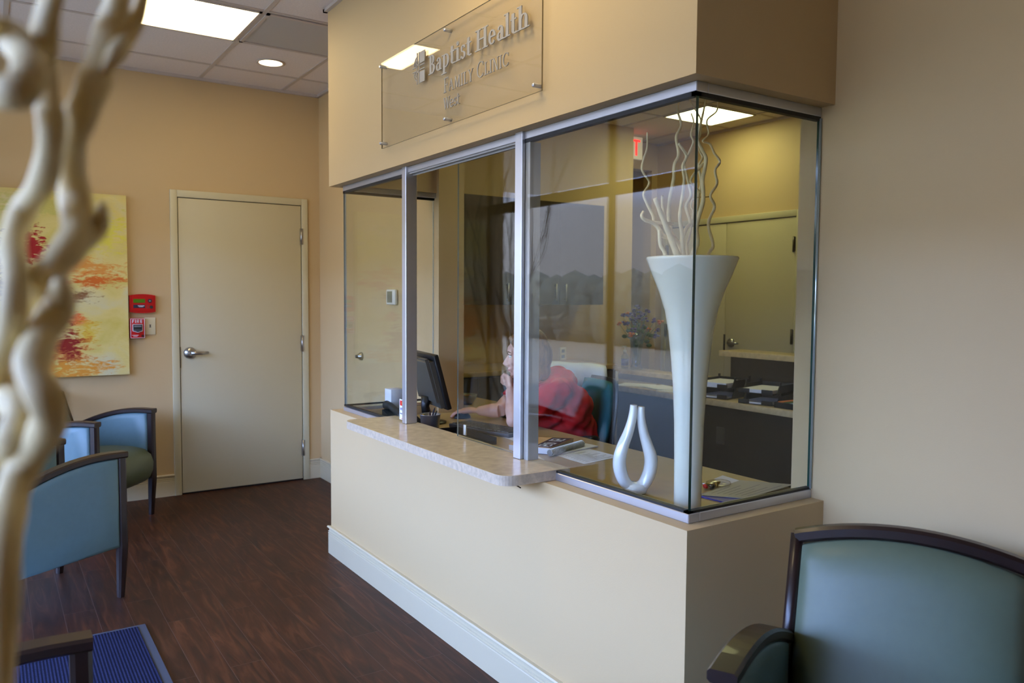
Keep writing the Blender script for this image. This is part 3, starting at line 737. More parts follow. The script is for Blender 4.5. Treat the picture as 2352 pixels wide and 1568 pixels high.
ft.prism([(ux + .034, hz + hh / 2), (ux + .038, hz + hh / 2), (ux + .0435, hz), (ux + .039, hz)], 'y', YB - .0418, YB - .0398)
fb(.050, .050 + sw, 0, hh); [fb(.050, .063, z, z + sw) for z in (0, hh / 2 - .002, hh - sw)]
ft.build('lettering', 'paper', ps)
MB().prism([(.829, 1.238), (.893, 1.238), (.893, 1.190), (.861, 1.180), (.829, 1.190)], 'y', YB - .047, YB - .039).build('pull_surround', 'paper', ps)
hd = MB().prism([(.833, 1.235), (.889, 1.235), (.889, 1.193), (.861, 1.184), (.833, 1.193)], 'y', YB - .052, YB - .045).build('pull_handle', 'dtext', ps)
MB().box(.835, .887, YB - .054, YB - .051, 1.196, 1.199).box(.838, .884, YB - .054, YB - .051, 1.219, 1.229).build('handle_marks', 'text', hd)
MB().tube([(.893, YB - .041, 1.156), (.893, YB - .0435, 1.156)], .0095, 14, up=(0, 0, 1)).build('lock', 'fredd', ps)
MB().box(.825, .866, YB - .0415, YB - .0395, 1.160, 1.163).box(.833, .860, YB - .0415, YB - .0395, 1.153, 1.156).build('small_print', 'paper', ps)
sw_ = thing('wall_switch', 'ivory wall plate with a small socket beside the red pull station', 'wall switch', (.946, YB, 1.16))
MB().box(.911, .982, YB - .008, YB - .001, 1.163, 1.282, bev=.002).build('plate', 'ivory', sw_)
MB().box(.943, .951, YB - .0095, YB - .0075, 1.213, 1.233).box(.9405, .9535, YB - .009, YB - .0075, 1.213, 1.216).box(.9405, .9535, YB - .009, YB - .0075, 1.230, 1.233).build('socket', 'greyp', sw_)
th = thing('thermostat', 'white thermostat with a grey screen on the wall behind the left glass', 'thermostat', (XW, 4.67, 1.38))
MB().box(XW - .028, XW - .001, 4.605, 4.735, 1.388, 1.487, bev=.010, seg=3).build('housing', 'white', th)
MB().box(XW - .030, XW - .027, 4.640, 4.712, 1.402, 1.474).build('screen', 'lcdg', th)
ds = thing('door_stop', 'round steel door bumper on the wall behind the left glass', 'door stop', (XW, 5.2, 1.02))
MB().tube([(XW - .001, 5.2, 1.02), (XW - .012, 5.2, 1.02), (XW - .030, 5.2, 1.02), (XW - .036, 5.2, 1.02)], [.030, .028, .016, .008], 20).build('bumper', 'steel', ds)
MB().tube([(XW - .034, 5.2, 1.02), (XW - .046, 5.2, 1.02)], .012, 16).build('rubber_tip', 'greyp', ds)

# entrance mat
em_ = thing('entrance_mat', 'ribbed blue entrance mat on the dark wood floor', 'mat', (.1, 3.0, 0))
MB().box(-.36, .505, 2.13, 3.685, .0005, .009).build('pile', 'matpile', em_)
MB().box(.505, .538, 2.10, 3.707, .0005, .006).box(-.40, .505, 3.685, 3.707, .0005, .006).box(-.40, .505, 2.10, 2.13, .0005, .006).box(-.40, -.36, 2.13, 3.685, .0005, .006).build('border', 'matborder', em_)


# ------------------------------------------------------------------ waiting-room armchairs
def lerp(a, b, t): return a + (b - a) * t


def armchair(label, loc, rz, panels=True, zback=.86):
    t = thing('armchair', label, 'armchair', (loc[0], loc[1], 0), 'teal waiting room armchairs', rz)
    fx, rx_, hw = .275, -.245, .285
    def armz(x):
        u = (fx - x) / (fx - rx_)
        return lerp(.683, .572, u ** 1.5) + .022 * math.sin(math.pi * u)
    N = 14; xs = [lerp(fx + .022, rx_ - .02, k / N) for k in range(N + 1)]
    for s in (1, -1):
        y = s * hw
        P = [(fx - .012, y, 0), (fx, y, .24), (fx, y, .50), (fx, y, armz(fx) - .012)]
        MB().rtube(P, [.030, .047, .044, .044], [.030, .047, .044, .044], up=(1, 0, 0)).build('leg', 'cwood', t, True)
        P = [(rx_ - .075, y, 0), (rx_ - .01, y, .24), (rx_, y, .45), (rx_ - .012, y, armz(rx_) - .01)]
        MB().rtube(P, [.028, .045, .042, .040], [.028, .045, .042, .040], up=(1, 0, 0)).build('leg', 'cwood', t, True)
        P = [(x, y, armz(min(x, fx)) + .002) for x in xs]
        MB().rtube(P, .062, .030).build('arm_cap', 'cwood', t, True)
        if panels:
            top = [(x, armz(x) - .014) for x in [lerp(fx - .02, rx_ + .015, k / 10) for k in range(11)]]
            poly = [(fx - .02, .245)] + top + [(rx_ + .008, .215)]
            # pillowed panel
            n = len(poly); cx = sum(p[0] for p in poly) / n; cz_ = sum(p[1] for p in poly) / n
            mb = MB(); rings = []
            for (k, d) in ((1.0, .012), (.985, .021), (.94, .027), (.6, .030)):
                rings.append([(cx + (p[0] - cx) * k, d, cz_ + (p[1] - cz_) * k) for p in poly])
            vs = []
            for rg in rings: vs += [(a, y + b, c) for a, b, c in rg]
            for rg in rings: vs += [(a, y - b, c) for a, b, c in rg]
            fs = []
            m4 = len(rings)
            for q in range(m4 - 1):
                for i in range(n):
                    j = (i + 1) % n
                    fs.append([q * n + i, q * n + j, (q + 1) * n + j, (q + 1) * n + i])
                    o_ = m4 * n; fs.append([o_ + q * n + i, o_ + (q + 1) * n + i, o_ + (q + 1) * n + j, o_ + q * n + j])
            fs.append([(m4 - 1) * n + i for i in range(n)]); fs.append([2 * m4 * n - n + i for i in range(n)][::-1])
            for i in range(n): j = (i + 1) % n; fs.append([i, m4 * n + i, m4 * n + j, j])
            mb.add(vs, fs, 0, True); mb.build('side_panel', 'vinyl_side', t, True)
    # seat: rolled front
    prof = [(-.235, .435), (-.1, .452), (.05, .462), (.17, .460), (.25, .445), (.30, .41), (.318, .36), (.315, .31), (.295, .265), (.26, .235), (.1, .215), (-.235, .205)]
    mb = MB(); n = len(prof); ys = [(-.258, .90), (-.252, .96), (-.23, 1.0), (-.1, 1.02), (.1, 1.02), (.23, 1.0), (.252, .96), (.258, .90)]
    vs = [(.03 + (p[0] - .03) * k, y, .33 + (p[1] - .33) * k) for y, k in ys for p in prof]
    fs = [[q * n + i, q * n + (i + 1) % n, (q + 1) * n + (i + 1) % n, (q + 1) * n + i] for q in range(len(ys) - 1) for i in range(n)]
    fs += [list(range(n))[::-1], [(len(ys) - 1) * n + i for i in range(n)]]
    mb.add(vs, fs, 0, True).build('seat', 'vinyl', t, True)
    # back: curved slab under a bowed top rail
    NU, NV = 16, 10; front = []; rear = []
    def top(u): return zback - .03 - .045 * u * u
    def bx(v): return -.205 - .135 * v
    for j in range(NV + 1):
        v = j / NV
        for i in range(NU + 1):
            u = -1 + 2 * i / NU; z = lerp(.40, top(u) - .018, v); e_ = (1 - abs(u) ** 6) * (1 - abs(2 * v - 1) ** 8)
            w = .253
            front.append((bx(v) + .012 + .030 * e_ - .0 + .02 * (1 - u * u) * 0, u * w, z)); rear.append((bx(v) - .030, u * w, z))
    m = len(front); S = NU + 1
    vs = front + rear; fs = []
    for j in range(NV):
        for i in range(NU):
            a = j * S + i; fs.append([a, a + 1, a + S + 1, a + S]); fs.append([m + a, m + a + S, m + a + S + 1, m + a + 1])
    for i in range(NU): fs.append([i, m + i, m + i + 1, i + 1]); a = NV * S + i; fs.append([a, a + 1, m + a + 1, m + a])
    for j in range(NV): a = j * S; fs.append([a, a + S, m + a + S, m + a]); a = j * S + NU; fs.append([a, m + a, m + a + S, a + S])
    MB().add(vs, fs, 0, True).build('backrest', 'vinyl', t, True)
    fr_ = MB()
    P = [(bx(1) - .012, u * .272, top(u)) for u in [-1 + k / 10 for k in range(21)]]
    fr_.rtube(P, .040, .036)
    fr_.build('top_rail', 'cwood', t, True)
    for s in (1, -1): MB().tube([(-.215, s * .270, .40), (-.215 - .07, s * .270, .60), (bx(1) - .012, s * .270, top(1) + .006)], [.019, .018, .017], 14).build('back_post', 'cwood', t, True)
    return t


armchair('teal armchair whose blue side panel faces us at the left above the mat', (.143, 4.285), math.atan2(.386, .923))
armchair('teal armchair set diagonally in the back corner under the painting', (.478, 5.545), math.atan2(-.654, .757))
armchair('armchair whose dark open arm shows at the bottom left over the blue mat', (-.125, 1.645), 0.0, panels=False)
armchair('green upholstered armchair at the right against the beige wall', (1.60, 0.925), math.atan2(-.43, -.90), zback=.885)


# ------------------------------------------------------------------ curly willow
def smooth_path(P, sub=5):
    P = [Vector(p) for p in P]; out = []
    for i in range(len(P) - 1):
        p0 = P[max(0, i - 1)]; p1 = P[i]; p2 = P[i + 1]; p3 = P[min(len(P) - 1, i + 2)]
        for k in range(sub):
            t = k / sub
            out.append(.5 * ((2 * p1) + (p2 - p0) * t + (2 * p0 - 5 * p1 + 4 * p2 - p3) * t * t + (3 * p1 - p0 - 3 * p2 + p3) * t ** 3))
    out.append(P[-1]); return out


VA = Vector((1.882, 1.80, .765))
vs_ = thing('tall_vase', 'tall white trumpet vase standing at the corner of the reception glass', 'vase', VA)
prof = [(.0, 0), (.043, 0), (.044, .01), (.045, .15), (.048, .28), (.054, .40), (.062, .49), (.072, .575), (.084, .64), (.103, .70), (.126, .755), (.143, .80), (.146, .806), (.145, .811), (.141, .808), (.122, .755), (.098, .70), (.078, .64), (.060, .55), (.0, .50)]
sp = []
for i in range(len(prof) - 1):
    sp.append(prof[i])
MB().lathe(smooth_prof if False else prof, VA, 64).build('vase_body', 'vase', vs_)
ZP = lambda x, y: (1350 + .306 * x, 180 + .306 * y)
BR = [
    ([(600, 1480), (580, 1315), (547, 1250), (540, 1170), (538, 1140)], .006, .03, 1.2),
    ([(690, 1480), (705, 1310), (670, 1225), (630, 1190), (570, 1182), (520, 1110), (480, 1080), (430, 1062), (405, 1033), (418, 1000)], .0085, .04, .6),
    ([(493, 1085), (490, 1035), (440, 930), (420, 865), (462, 780), (408, 690), (420, 600), (445, 520), (447, 405)], .0045, .05, .55),
    ([(720, 1480), (665, 1310), (612, 1170), (560, 1040), (505, 900)], .011, .0, .65),
    ([(740, 1480), (712, 1310), (640, 1180), (585, 1080), (562, 960), (560, 880)], .0075, .06, .6),
    ([(730, 1450), (650, 1250), (610, 1070), (616, 910), (645, 760), (650, 650), (682, 570), (664, 440), (702, 350), (672, 230), (700, 150)], .0072, .1, .5),
    ([(720, 1450), (712, 1290), (705, 1150), (690, 1040), (708, 900), (725, 760), (712, 660), (740, 580), (682, 490)], .0062, -.03, .7),
    ([(740, 1450), (700, 1250), (738, 1130), (770, 1080), (738, 960), (775, 870), (745, 740), (722, 640), (755, 570), (792, 480), (775, 420), (795, 330), (776, 262)], .006, .03, .45),
    ([(750, 1470), (795, 1300), (822, 1230), (815, 1100), (865, 920), (862, 760), (888, 610), (850, 520), (826, 450), (850, 330), (868, 250), (890, 135)], .0085, -.05, .35),
    ([(830, 1470), (908, 1312), (940, 1250), (905, 1090), (952, 965), (920, 880), (970, 790), (955, 690), (992, 625), (950, 560), (915, 490), (862, 470), (908, 415), (895, 315), (968, 245), (975, 160)], .0052, .0, .5),
    ([(780, 1450), (815, 1240), (830, 900), (852, 780), (832, 660), (862, 590), (822, 500), (850, 400), (845, 300), (800, 225), (755, 140)], .0052, .09, .4),
    ([(890, 612), (835, 676), (785, 735), (772, 775), (803, 812), (850, 860)], .0045, -.04, .6),
    ([(770, 1460), (745, 1260), (765, 1180), (790, 1010), (775, 960), (800, 900), (915, 888)], .0045, .07, .4),
]
BN = ['short pale side shoot of willow at the left of the vase', 'pale willow stem curling out low to the left with a hooked tip', 'thin wavy willow shoot rising highest at the far left',
      'thick straight cut willow stem leaning left', 'second cut willow stem just right of the thickest one', 'tall wavy willow stem passing left of the square light', 'middle willow stem forking behind the glass corner line',
      'twisting willow stem that ends in a fine tip below the light', 'stout willow stem running up right of the glass corner', 'outermost right willow stem with a sharp kink against the olive wall',
      'thin willow stem that bends left at its top above the corner', 'short curled willow side twig near the glass corner', 'small willow twig crossing sideways to the right of the corner']
for (pl, r, off, tp), nm in zip(BR, BN):
    P = []
    for i, q in enumerate(pl):
        x, y = ZP(*q); k = min(1, max(0, (1400 - q[1]) / 500))
        P.append(at(x, y, Y=VA.y + off * k))
    P = smooth_path(P, 5); n = len(P)
    R = [max(.0016, r * lerp(1, tp * .8, i / n)) * (1 + .07 * math.sin(i * 1.7)) * 1.12 for i in range(n)]
    if len(pl) > 4 and nm.startswith('short curled') is False:
        P[0] = P[0].lerp(Vector((VA.x, VA.y, P[0].z)), .5)
    tag(MB().tube(P, R, 10).build('willow_branch', 'willow'), nm, 'branch', 'curly willow in the white vase')

# out-of-focus willow close to the camera, standing in a floor vase
FV = Vector((.005, .475, 0))
fv = thing('floor_vase', 'white vase below the frame holding the blurred willow branches', 'vase', FV)
MB().lathe([(0, 0), (.07, 0), (.075, .05), (.06, .4), (.055, .8), (.075, .95), (.08, .96), (.07, .95), (.05, .8), (0, .7)], FV, 40).build('vase_body', 'vase', fv)
FB = [
    ([(120, -60), (108, 30), (98, 110), (104, 200), (118, 300), (100, 410), (55, 480), (28, 560), (34, 650), (22, 760), (-15, 840), (-40, 980), (-30, 1200), (0, 1640)], .0098, .42, 'blurred willow branch at the far left bending outwards beside the painting'),
    ([(285, -80), (262, 40), (235, 130), (205, 220), (172, 290), (158, 360), (172, 450), (172, 545), (118, 620), (60, 700), (36, 800), (30, 900), (20, 1100), (10, 1640)], .0125, .44, 'blurred thick willow branch crossing the painting from upper right to lower left'),
    ([(235, 470), (228, 515), (200, 550), (165, 575), (140, 610)], .0085, .45, 'blurred short willow side shoot over the painting'),
    ([(-60, 40), (20, 80), (62, 130), (66, 182), (28, 214), (-60, 222)], .012, .38, 'blurred willow curl at the top left corner'),
    ([(140, 640), (136, 700), (98, 770), (75, 850), (112, 930), (105, 990), (55, 1070), (22, 1160), (5, 1300), (0, 1640)], .0125, .40, 'blurred willow branch looping in front of the left armchair'),
    ([(65, 700), (22, 800), (10, 900), (50, 940), (30, 1010), (-20, 1080)], .0125, .43, 'blurred willow branch at the left edge joining the loop'),
    ([(22, 60), (30, 100), (100, 150), (112, 40), (150, -60)], .008, .41, 'blurred thin willow shoot among the top left branches'),
    ([(345, -60), (318, 30), (290, 90), (262, 130), (235, 175)], .0075, .45, 'blurred willow shoot leaving the thick branch at the top'),
]
for pl, r, D, nm in FB:
    P = smooth_path([at(x, y, D=D + .02 * math.sin(i * 1.3)) for i, (x, y) in enumerate(pl)], 6); n = len(P)
    if pl[-1][1] > 1600: P.append(Vector((FV.x + random.uniform(-.03, .03), FV.y + random.uniform(-.02, .02), .9)))
    tag(MB().tube(P, [.68 * r * (1 + .06 * math.sin(i * .9)) * min(1, .30 + .12 * i, .30 + .12 * (len(P) - 1 - i)) for i in range(len(P))], 14).build('willow_branch', 'willow'), nm, 'branch', 'out of focus willow beside the camera')

# dark birch twigs standing by the far window (they show mirrored in the glass)
bv = thing('birch_vase', 'dark vase of tall bare birch twigs mirrored in the sliding glass', 'vase', (-.25, 5.38, 0))
MB().lathe([(0, 0), (.10, 0), (.12, .1), (.10, .38), (.07, .5), (.065, .5), (.09, .36), (0, .3)], (-.25, 5.38, 0), 32).build('vase_body', 'blackp', bv)
rb = random.Random(5)
def twig(mb, p, d, L, r, dep):
    P = [Vector(p)]; n = 7
    for i in range(n):
        d = (Vector(d) + Vector((rb.uniform(-.13, .13), rb.uniform(-.13, .13), rb.uniform(-.02, .08)))).normalized()
        P.append(P[-1] + d * L / n)
        if dep > 0 and i > 0 and rb.random() < .85:
            s = (d + Vector((rb.uniform(-.6, .6), rb.uniform(-.6, .6), rb.uniform(.1, .5)))).normalized()
            twig(mb, P[-1], s, L * rb.uniform(.28, .5), r * .5, dep - 1)
    P = [q if q.x < -.12 else Vector((-.12, q.y, q.z)) for q in P]
    P = [q if q.x > XL + .03 else Vector((XL + .03, q.y, q.z)) for q in P]
    P = [q if q.y < YB - .06 else Vector((q.x, YB - .06, q.z)) for q in P]
    mb.tube(P, [max(.0012, r * (1 - .8 * i / n)) for i in range(n + 1)], 5, cap=False)
for k in range(7):
    a = k * 2.4
    mb = MB(); twig(mb, (-.25 + .03 * math.cos(a), 5.38 + .03 * math.sin(a), .34), (.08 * math.cos(a), .17 * math.sin(a), 1), 1.8, .010, 2)
    mb.build('birch_twig', 'birch', bv)

# ------------------------------------------------------------------ reception desk
DZ = .765
dk = thing('reception_desk', 'tan laminate desk inside the reception glass', 'desk', (2.05, 2.85, 0))
MB().box(XG + .071, 2.40, JY0 + .003, JY1 - .003, DZ - .035, DZ).build('worktop', 'desk', dk)
MB().box(2.352, 2.74, 4.068, 4.62, DZ - .035, DZ).build('return_top', 'desk', dk)
MB().box(2.37, 2.72, 4.56, 4.60, 0, DZ - .035).build('support_panel', 'darkp', dk)
for y in (1.66, 2.6, 4.03): MB().box(1.74, 2.34, y - .012, y + .012, .0, DZ - .035).build('support_panel', 'darkp', dk)

# loop vase
lc = Vector((1.868, 2.035, DZ)); rv = Vector((math.cos(YAW - .05), -math.sin(YAW - .05), 0))
lv = thing('loop_vase', 'white open-loop sculptural vase with two necks standing on the desk', 'vase', lc)
S_ = 1 / 665.
def lp(px, py): return lc + rv * ((px - 1470) * S_) + Vector((0, 0, (1135 - py) * S_))
path = [(1464, 929), (1463, 948), (1459, 970), (1451, 997), (1441, 1022), (1434, 1048), (1433, 1072), (1440, 1098), (1453, 1117), (1470, 1123), (1487, 1117), (1499, 1098), (1506, 1072), (1505, 1048), (1497, 1022), (1489, 997), (1483, 970), (1481, 948), (1482, 933)]
rad = [8, 9.5, 10.5, 12, 13.5, 15, 15.5, 15, 14, 14, 14, 15, 15.5, 15, 13, 11.5, 10, 9, 7.5]
P = smooth_path([lp(*q) for q in path], 3); R = []
for i in range(len(rad) - 1): R += [lerp(rad[i], rad[i + 1], k / 3) * S_ for k in range(3)]
R.append(rad[-1] * S_)
mb = MB().tube(P, R, 20, ell=(1.0, 1.35), up=rv)
mb.v = [Vector((v.x, v.y, max(v.z, DZ))) for v in mb.v]
mb.lathe([(0.0001, 0), (.034, 0), (.040, .004), (.044, .02), (.036, .034), (0.0001, .036)], lc, 32)
mb.build('vase_body', 'loopv', lv)


def sheet(name, pts, z, th, m, label, cat='paper', group=None, lines=0, dz=0, parent=None):
    """thin stack of paper with its four corners on the desk"""
    P = [at(x, y, Z=z) for x, y in pts]
    t = thing(name, label, cat, (sum(p.x for p in P) / 4, sum(p.y for p in P) / 4, z), group)
    mb = MB(); vs = [(p.x, p.y, z + .0008) for p in P] + [(p.x, p.y, z + .0008 + th) for p in P]
    mb.add(vs, [[3, 2, 1, 0], [4, 5, 6, 7], [0, 1, 5, 4], [1, 2, 6, 5], [2, 3, 7, 6], [3, 0, 4, 7]]).build('sheet', m, t)
    if lines:
        tl = MB(); a, b, c, d = P
        rr = random.Random(len(label))
        for k in range(lines):
            v = .12 + .76 * k / max(1, lines - 1); u0 = .12; u1 = rr.uniform(.45, .9)
            def Q(u, v): return a.lerp(b, u).lerp(d.lerp(c, u), v)
            q = [Q(u0, v), Q(u1, v), Q(u1, v + .018), Q(u0, v + .018)]
            tl.add([(p.x, p.y, z + th + .0013) for p in q], [[0, 1, 2, 3]])
        tl.build('print', 'text', t)
    return t, P


sheet('paper_sheet', [(1275, 1045), (1350, 1030), (1424, 1049), (1342, 1066)], DZ, .0006, 'paper', 'printed white sheet lying in front of the spiral notebook', lines=9, group='papers on the reception desk')
sheet('paper_sheet', [(1135, 997), (1185, 985), (1235, 996), (1180, 1012)], DZ, .0012, 'paper', 'blank white sheet beside the seated woman, left of the book', group='papers on the reception desk')
sheet('paper_sheet', [(1150, 1034), (1205, 1030), (1252, 1057), (1200, 1060)], DZ, .0006, 'paper', 'white sheet behind the right mullion, nearest the sliding pane', group='papers on the reception desk')
sheet('paper_sheet', [(1640, 1100), (1660, 1092), (1712, 1108), (1660, 1123)], DZ, .0006, 'paper', 'white sheet under the plastic bag beside the tall vase', group='papers on the reception desk')
sheet('brochure', [(1608, 1138), (1700, 1104), (1822, 1114), (1715, 1146)], DZ + .006, .0022, 'grey_card', 'glossy grey brochure near the right end of the desk', 'brochure', lines=7)
sheet('folder', [(1600, 1140), (1680, 1118), (1740, 1140), (1668, 1157)], DZ, .005, 'indigo', 'indigo folder under the grey brochure', 'folder')

# book with year print, ring-bound pad
def book():
    z = DZ + .001; h = .030
    P = [at(x, y, Z=z + h) for x, y in ((1168, 1020), (1198, 1002), (1318, 1006), (1264, 1029))]
    t = thing('thick_book', 'thick tan and plum covered year book lying on the desk', 'book', (P[0].x, P[0].y, z))
    def slab(z0, z1, k=1.):
        c = sum(P, Vector()) / 4
        q = [c + (p - c) * k for p in P]
        return [(p.x, p.y, z0) for p in q] + [(p.x, p.y, z1) for p in q]
    F6 = [[3, 2, 1, 0], [4, 5, 6, 7], [0, 1, 5, 4], [1, 2, 6, 5], [2, 3, 7, 6], [3, 0, 4, 7]]
    MB().add(slab(z + .002, z + h - .002, .985), F6).build('pages', 'paper', t)
    MB().add(slab(z, z + .002), F6).build('back_cover', 'plum', t)
    fc = MB().add(slab(z + h - .002, z + h), F6).build('front_cover', 'tan', t)
    a, b, c, d = P
    def Q(u, v): p = a.lerp(d, u).lerp(b.lerp(c, u), v); return Vector((p.x, p.y, z + h))
    bl = MB()
    def q4(u0, u1, v0, v1, dz, m):
        x = MB(); ps = [Q(u0, v0), Q(u1, v0), Q(u1, v1), Q(u0, v1)]
        return [(p.x, p.y, p.z + dz) for p in ps]
    bl.add(q4(.60, .99, .02, .98, .0006, 0), [[0, 1, 2, 3]])
    bl.build('title_block', 'plum', fc)
    n = MB()
    SEG = {'2': 'abged', '0': 'abcdef', '1': 'bc'}
    # digits run along v, cap height along -u
    def seg(v0, ch):
        w, hgt = .15, .26; u_top, u_bot = .66, .92
        mid = (u_top + u_bot) / 2; s = .035
        R_ = {'a': (u_top, u_top + s, v0, v0 + w), 'd': (u_bot - s, u_bot, v0, v0 + w), 'g': (mid - s / 2, mid + s / 2, v0, v0 + w),
              'f': (u_top, mid, v0, v0 + .04), 'e': (mid, u_bot, v0, v0 + .04), 'b': (u_top, mid, v0 + w - .04, v0 + w), 'c': (mid, u_bot, v0 + w - .04, v0 + w)}
        for k in SEG[ch]: n.add(q4(*R_[k], .0012, 0), [[0, 1, 2, 3]])
    for i, ch in enumerate('2012'): seg(.10 + i * .20, ch)
    n.build('year_lettering', 'paper', fc)
    x = MB()
    for v, u in ((.3, .3), (.5, .34), (.2, .42)): x.add(q4(u, u + .03, v, v + .35, .0008, 0), [[0, 1, 2, 3]])
    x.build('cover_lettering', 'plum', fc)
book()
def spiral():
    A = at(1262, 1040, Z=DZ + .018); B = at(1338, 1018, Z=DZ + .018); d = (B - A); n_ = 26
    t = thing('spiral_notebook', 'white wire-bound notebook folded open beside the thick book', 'notebook', (A.x, A.y, DZ))
    sd = Vector((d.y, -d.x, 0)).normalized()
    if sd.dot(Vector((1, -.6, 0))) < 0: sd = -sd
    hw_ = .075
    P = [A, B, B + sd * hw_ * 1.1, A + sd * hw_ * .3]
    P = [at(x, y, Z=DZ + .002) for x, y in ((1266, 1044), (1345, 1020), (1374, 1026), (1300, 1041))]
    vs = [(p.x, p.y, DZ + .001) for p in P] + [(p.x, p.y, DZ + .007) for p in P]
    MB().add(vs, [[3, 2, 1, 0], [4, 5, 6, 7], [0, 1, 5, 4], [1, 2, 6, 5], [2, 3, 7, 6], [3, 0, 4, 7]]).build('pages', 'paper', t)
    ax = d.normalized(); up = Vector((0, 0, 1)); w = ax.cross(up); sp = MB(); P = []
    for k in range(n_ * 12):
        a = 2 * math.pi * k / 12; P.append(A + d * (k / (n_ * 12)) + (w * math.cos(a) + up * math.sin(a)) * .0155)
    sp.tube(P, .0011, 5, up=ax); sp.build('wire_binding', 'white', t)
    MB().tube([A + ax * .002, B - ax * .002], .0135, 24).build('rolled_cover', 'frosted', t)
spiral()
st = thing('black_stapler', 'small black stapler end behind the right mullion on the desk', 'stapler', at(1222, 1006, Z=DZ))
q = at(1222, 1004, Z=DZ + .02)
MB().box(q.x - .02, q.x + .02, q.y - .005, q.y + .13, DZ + .001, DZ + .012, bev=.004).build('base', 'blackp', st)
MB().box(q.x - .015, q.x + .015, q.y - .012, q.y + .12, DZ + .018, DZ + .042, bev=.009).build('arm', 'blackp', st)

# pencil cup
pc = at(988, 990, Z=DZ)
pc = Vector((1.80, 3.44, DZ))
pcup = thing('pencil_cup', 'silver wire-mesh pencil cup just inside the open window', 'cup', pc)
MB().lathe([(0.001, .001), (.038, .001), (.041, .003), (.050, .098), (.052, .1), (.052, .103), (.048, .1), (.039, .006), (0.001, .005)], pc, 36).build('cup_body', 'mesh', pcup)
for nm, m, a, tl in (('pencil', 'yellow', 2.4, .10), ('pen', 'navy', .4, .13), ('pen', 'plum', 4.2, .12), ('pen', 'blackp', 5.4, .12)):
    b = pc + Vector((.02 * math.cos(a + 3), .02 * math.sin(a + 3), .010)); e_ = pc + Vector((.036 * math.cos(a), .036 * math.sin(a), tl))
    tag(MB().tube([b, b.lerp(e_, .9), e_], [.0042, .0042, .002], 8).build(nm, m), {'yellow': 'yellow pencil leaning in the mesh cup', 'navy': 'navy pen in the mesh cup', 'plum': 'purple pen in the mesh cup', 'blackp': 'black pen in the mesh cup'}[m], nm, 'pens in the mesh cup')

# monitor
mc = Vector((1.98, 3.77, DZ)); nrm = Vector((.985, -.17, 0)).normalized(); lat = Vector((-nrm.y, nrm.x, 0))
mo = thing('computer_monitor', 'black flat monitor seen edge-on with its back towards the left mullion', 'monitor', mc)
tilt = math.radians(15); upv = (Vector((0, 0, 1)) * math.cos(tilt) - nrm * math.sin(tilt)); nn = (nrm * math.cos(tilt) + Vector((0, 0, 1)) * math.sin(tilt))
Rm = Matrix((lat, nn, upv)).transposed()
def MM(c): return Matrix.Translation(c) @ Rm.to_4x4()
cc = mc + Vector((0, 0, .235))
MB().box(-.19, .19, -.012, .014, -.148, .148, bev=.005, M=MM(cc)).build('screen_bezel', 'blackp', mo)
MB().box(-.176, .176, .0135, .0155, -.134, .134, M=MM(cc)).build('screen', 'navy', mo)
bk = MB(); bk.prism([(-.165, -.135), (.165, -.135), (.165, .115), (-.165, .115)], 'y', -.034, -.012, M=MM(cc)); bk.prism([(-.16, -.10), (.16, -.10), (.15, .135), (-.15, .135)], 'y', -.05, -.034, M=MM(cc))
bk.build('rear_cover', 'greyp', mo)
MB().box(-.15, .15, -.052, -.03, .118, .128, M=MM(cc)).build('top_vent', 'steel', mo)
MB().tube([mc + Vector((0, 0, .01)) - nrm * .02, mc + Vector((0, 0, .09)) - nrm * .035, cc - upv * .08 - nn * .05], [.03, .022, .03], 16).build('stand', 'blackp', mo)
MB().lathe([(0.001, .001), (.10, .001), (.10, .008), (.03, .016), (0.001, .016)], mc - nrm * .02, 32).build('base', 'blackp', mo)
# white box behind the monitor
wb = thing('white_box', 'upright white carton behind the monitor', 'box', (1.80, 3.80, DZ))
MB().box(1.785, 1.86, 3.86, 3.94, DZ + .001, .945, bev=.002).build('carton', 'paper', wb)
# telephone by the left
q = at(925, 955, Z=DZ)
q = Vector((1.745, 3.72, DZ))
ph = thing('desk_phone', 'black desk telephone low behind the left glass pane', 'telephone', q)
MB().prism([(q.y - .10, DZ + .001), (q.y + .10, DZ + .001), (q.y + .10, DZ + .085), (q.y - .10, DZ + .025)], 'x', q.x - .03, q.x + .12).build('base', 'blackp', ph)
MB().tube([(q.x + .0, q.y - .10, DZ + .05), (q.x + .0, q.y - .06, DZ + .075), (q.x + .0, q.y + .06, DZ + .105), (q.x + .0, q.y + .11, DZ + .105)], [.024, .018, .018, .024], 14).build('handset', 'blackp', ph)
# keyboard, document tray, mouse
kb = thing('keyboard', 'black computer keyboard on the desk in front of the seated woman', 'keyboard', (2.12, 3.52, DZ))
Rk = Matrix.Translation((2.10, 3.38, DZ)) @ Matrix.Rotation(math.radians(12), 4, 'Z')
MB().box(-.075, .075, -.22, .22, .001, .022, bev=.005, M=Rk).build('base', 'blackp', kb)
ky = MB()
for i in range(5):
    for j in range(15): ky.box(-.062 + i * .0255, -.042 + i * .0255, -.205 + j * .0275, -.182 + j * .0275, .022, .027, M=Rk)
ky.build('keys', 'greyp', kb)
lt = thing('letter_tray', 'black paper tray lying between the open window and the keyboard', 'tray', (1.85, 3.1, DZ))
MB().box(1.76, 1.94, 3.05, 3.40, DZ + .001, DZ + .006).box(1.76, 1.766, 3.05, 3.40, DZ + .006, DZ + .035).box(1.934, 1.94, 3.05, 3.40, DZ + .006, DZ + .035).box(1.76, 1.94, 3.394, 3.40, DZ + .006, DZ + .035).box(1.76, 1.94, 3.05, 3.056, DZ + .006, DZ + .02).build('tray_body', 'blackp', lt)
mo_p = at(1062, 952, Z=DZ + .02)
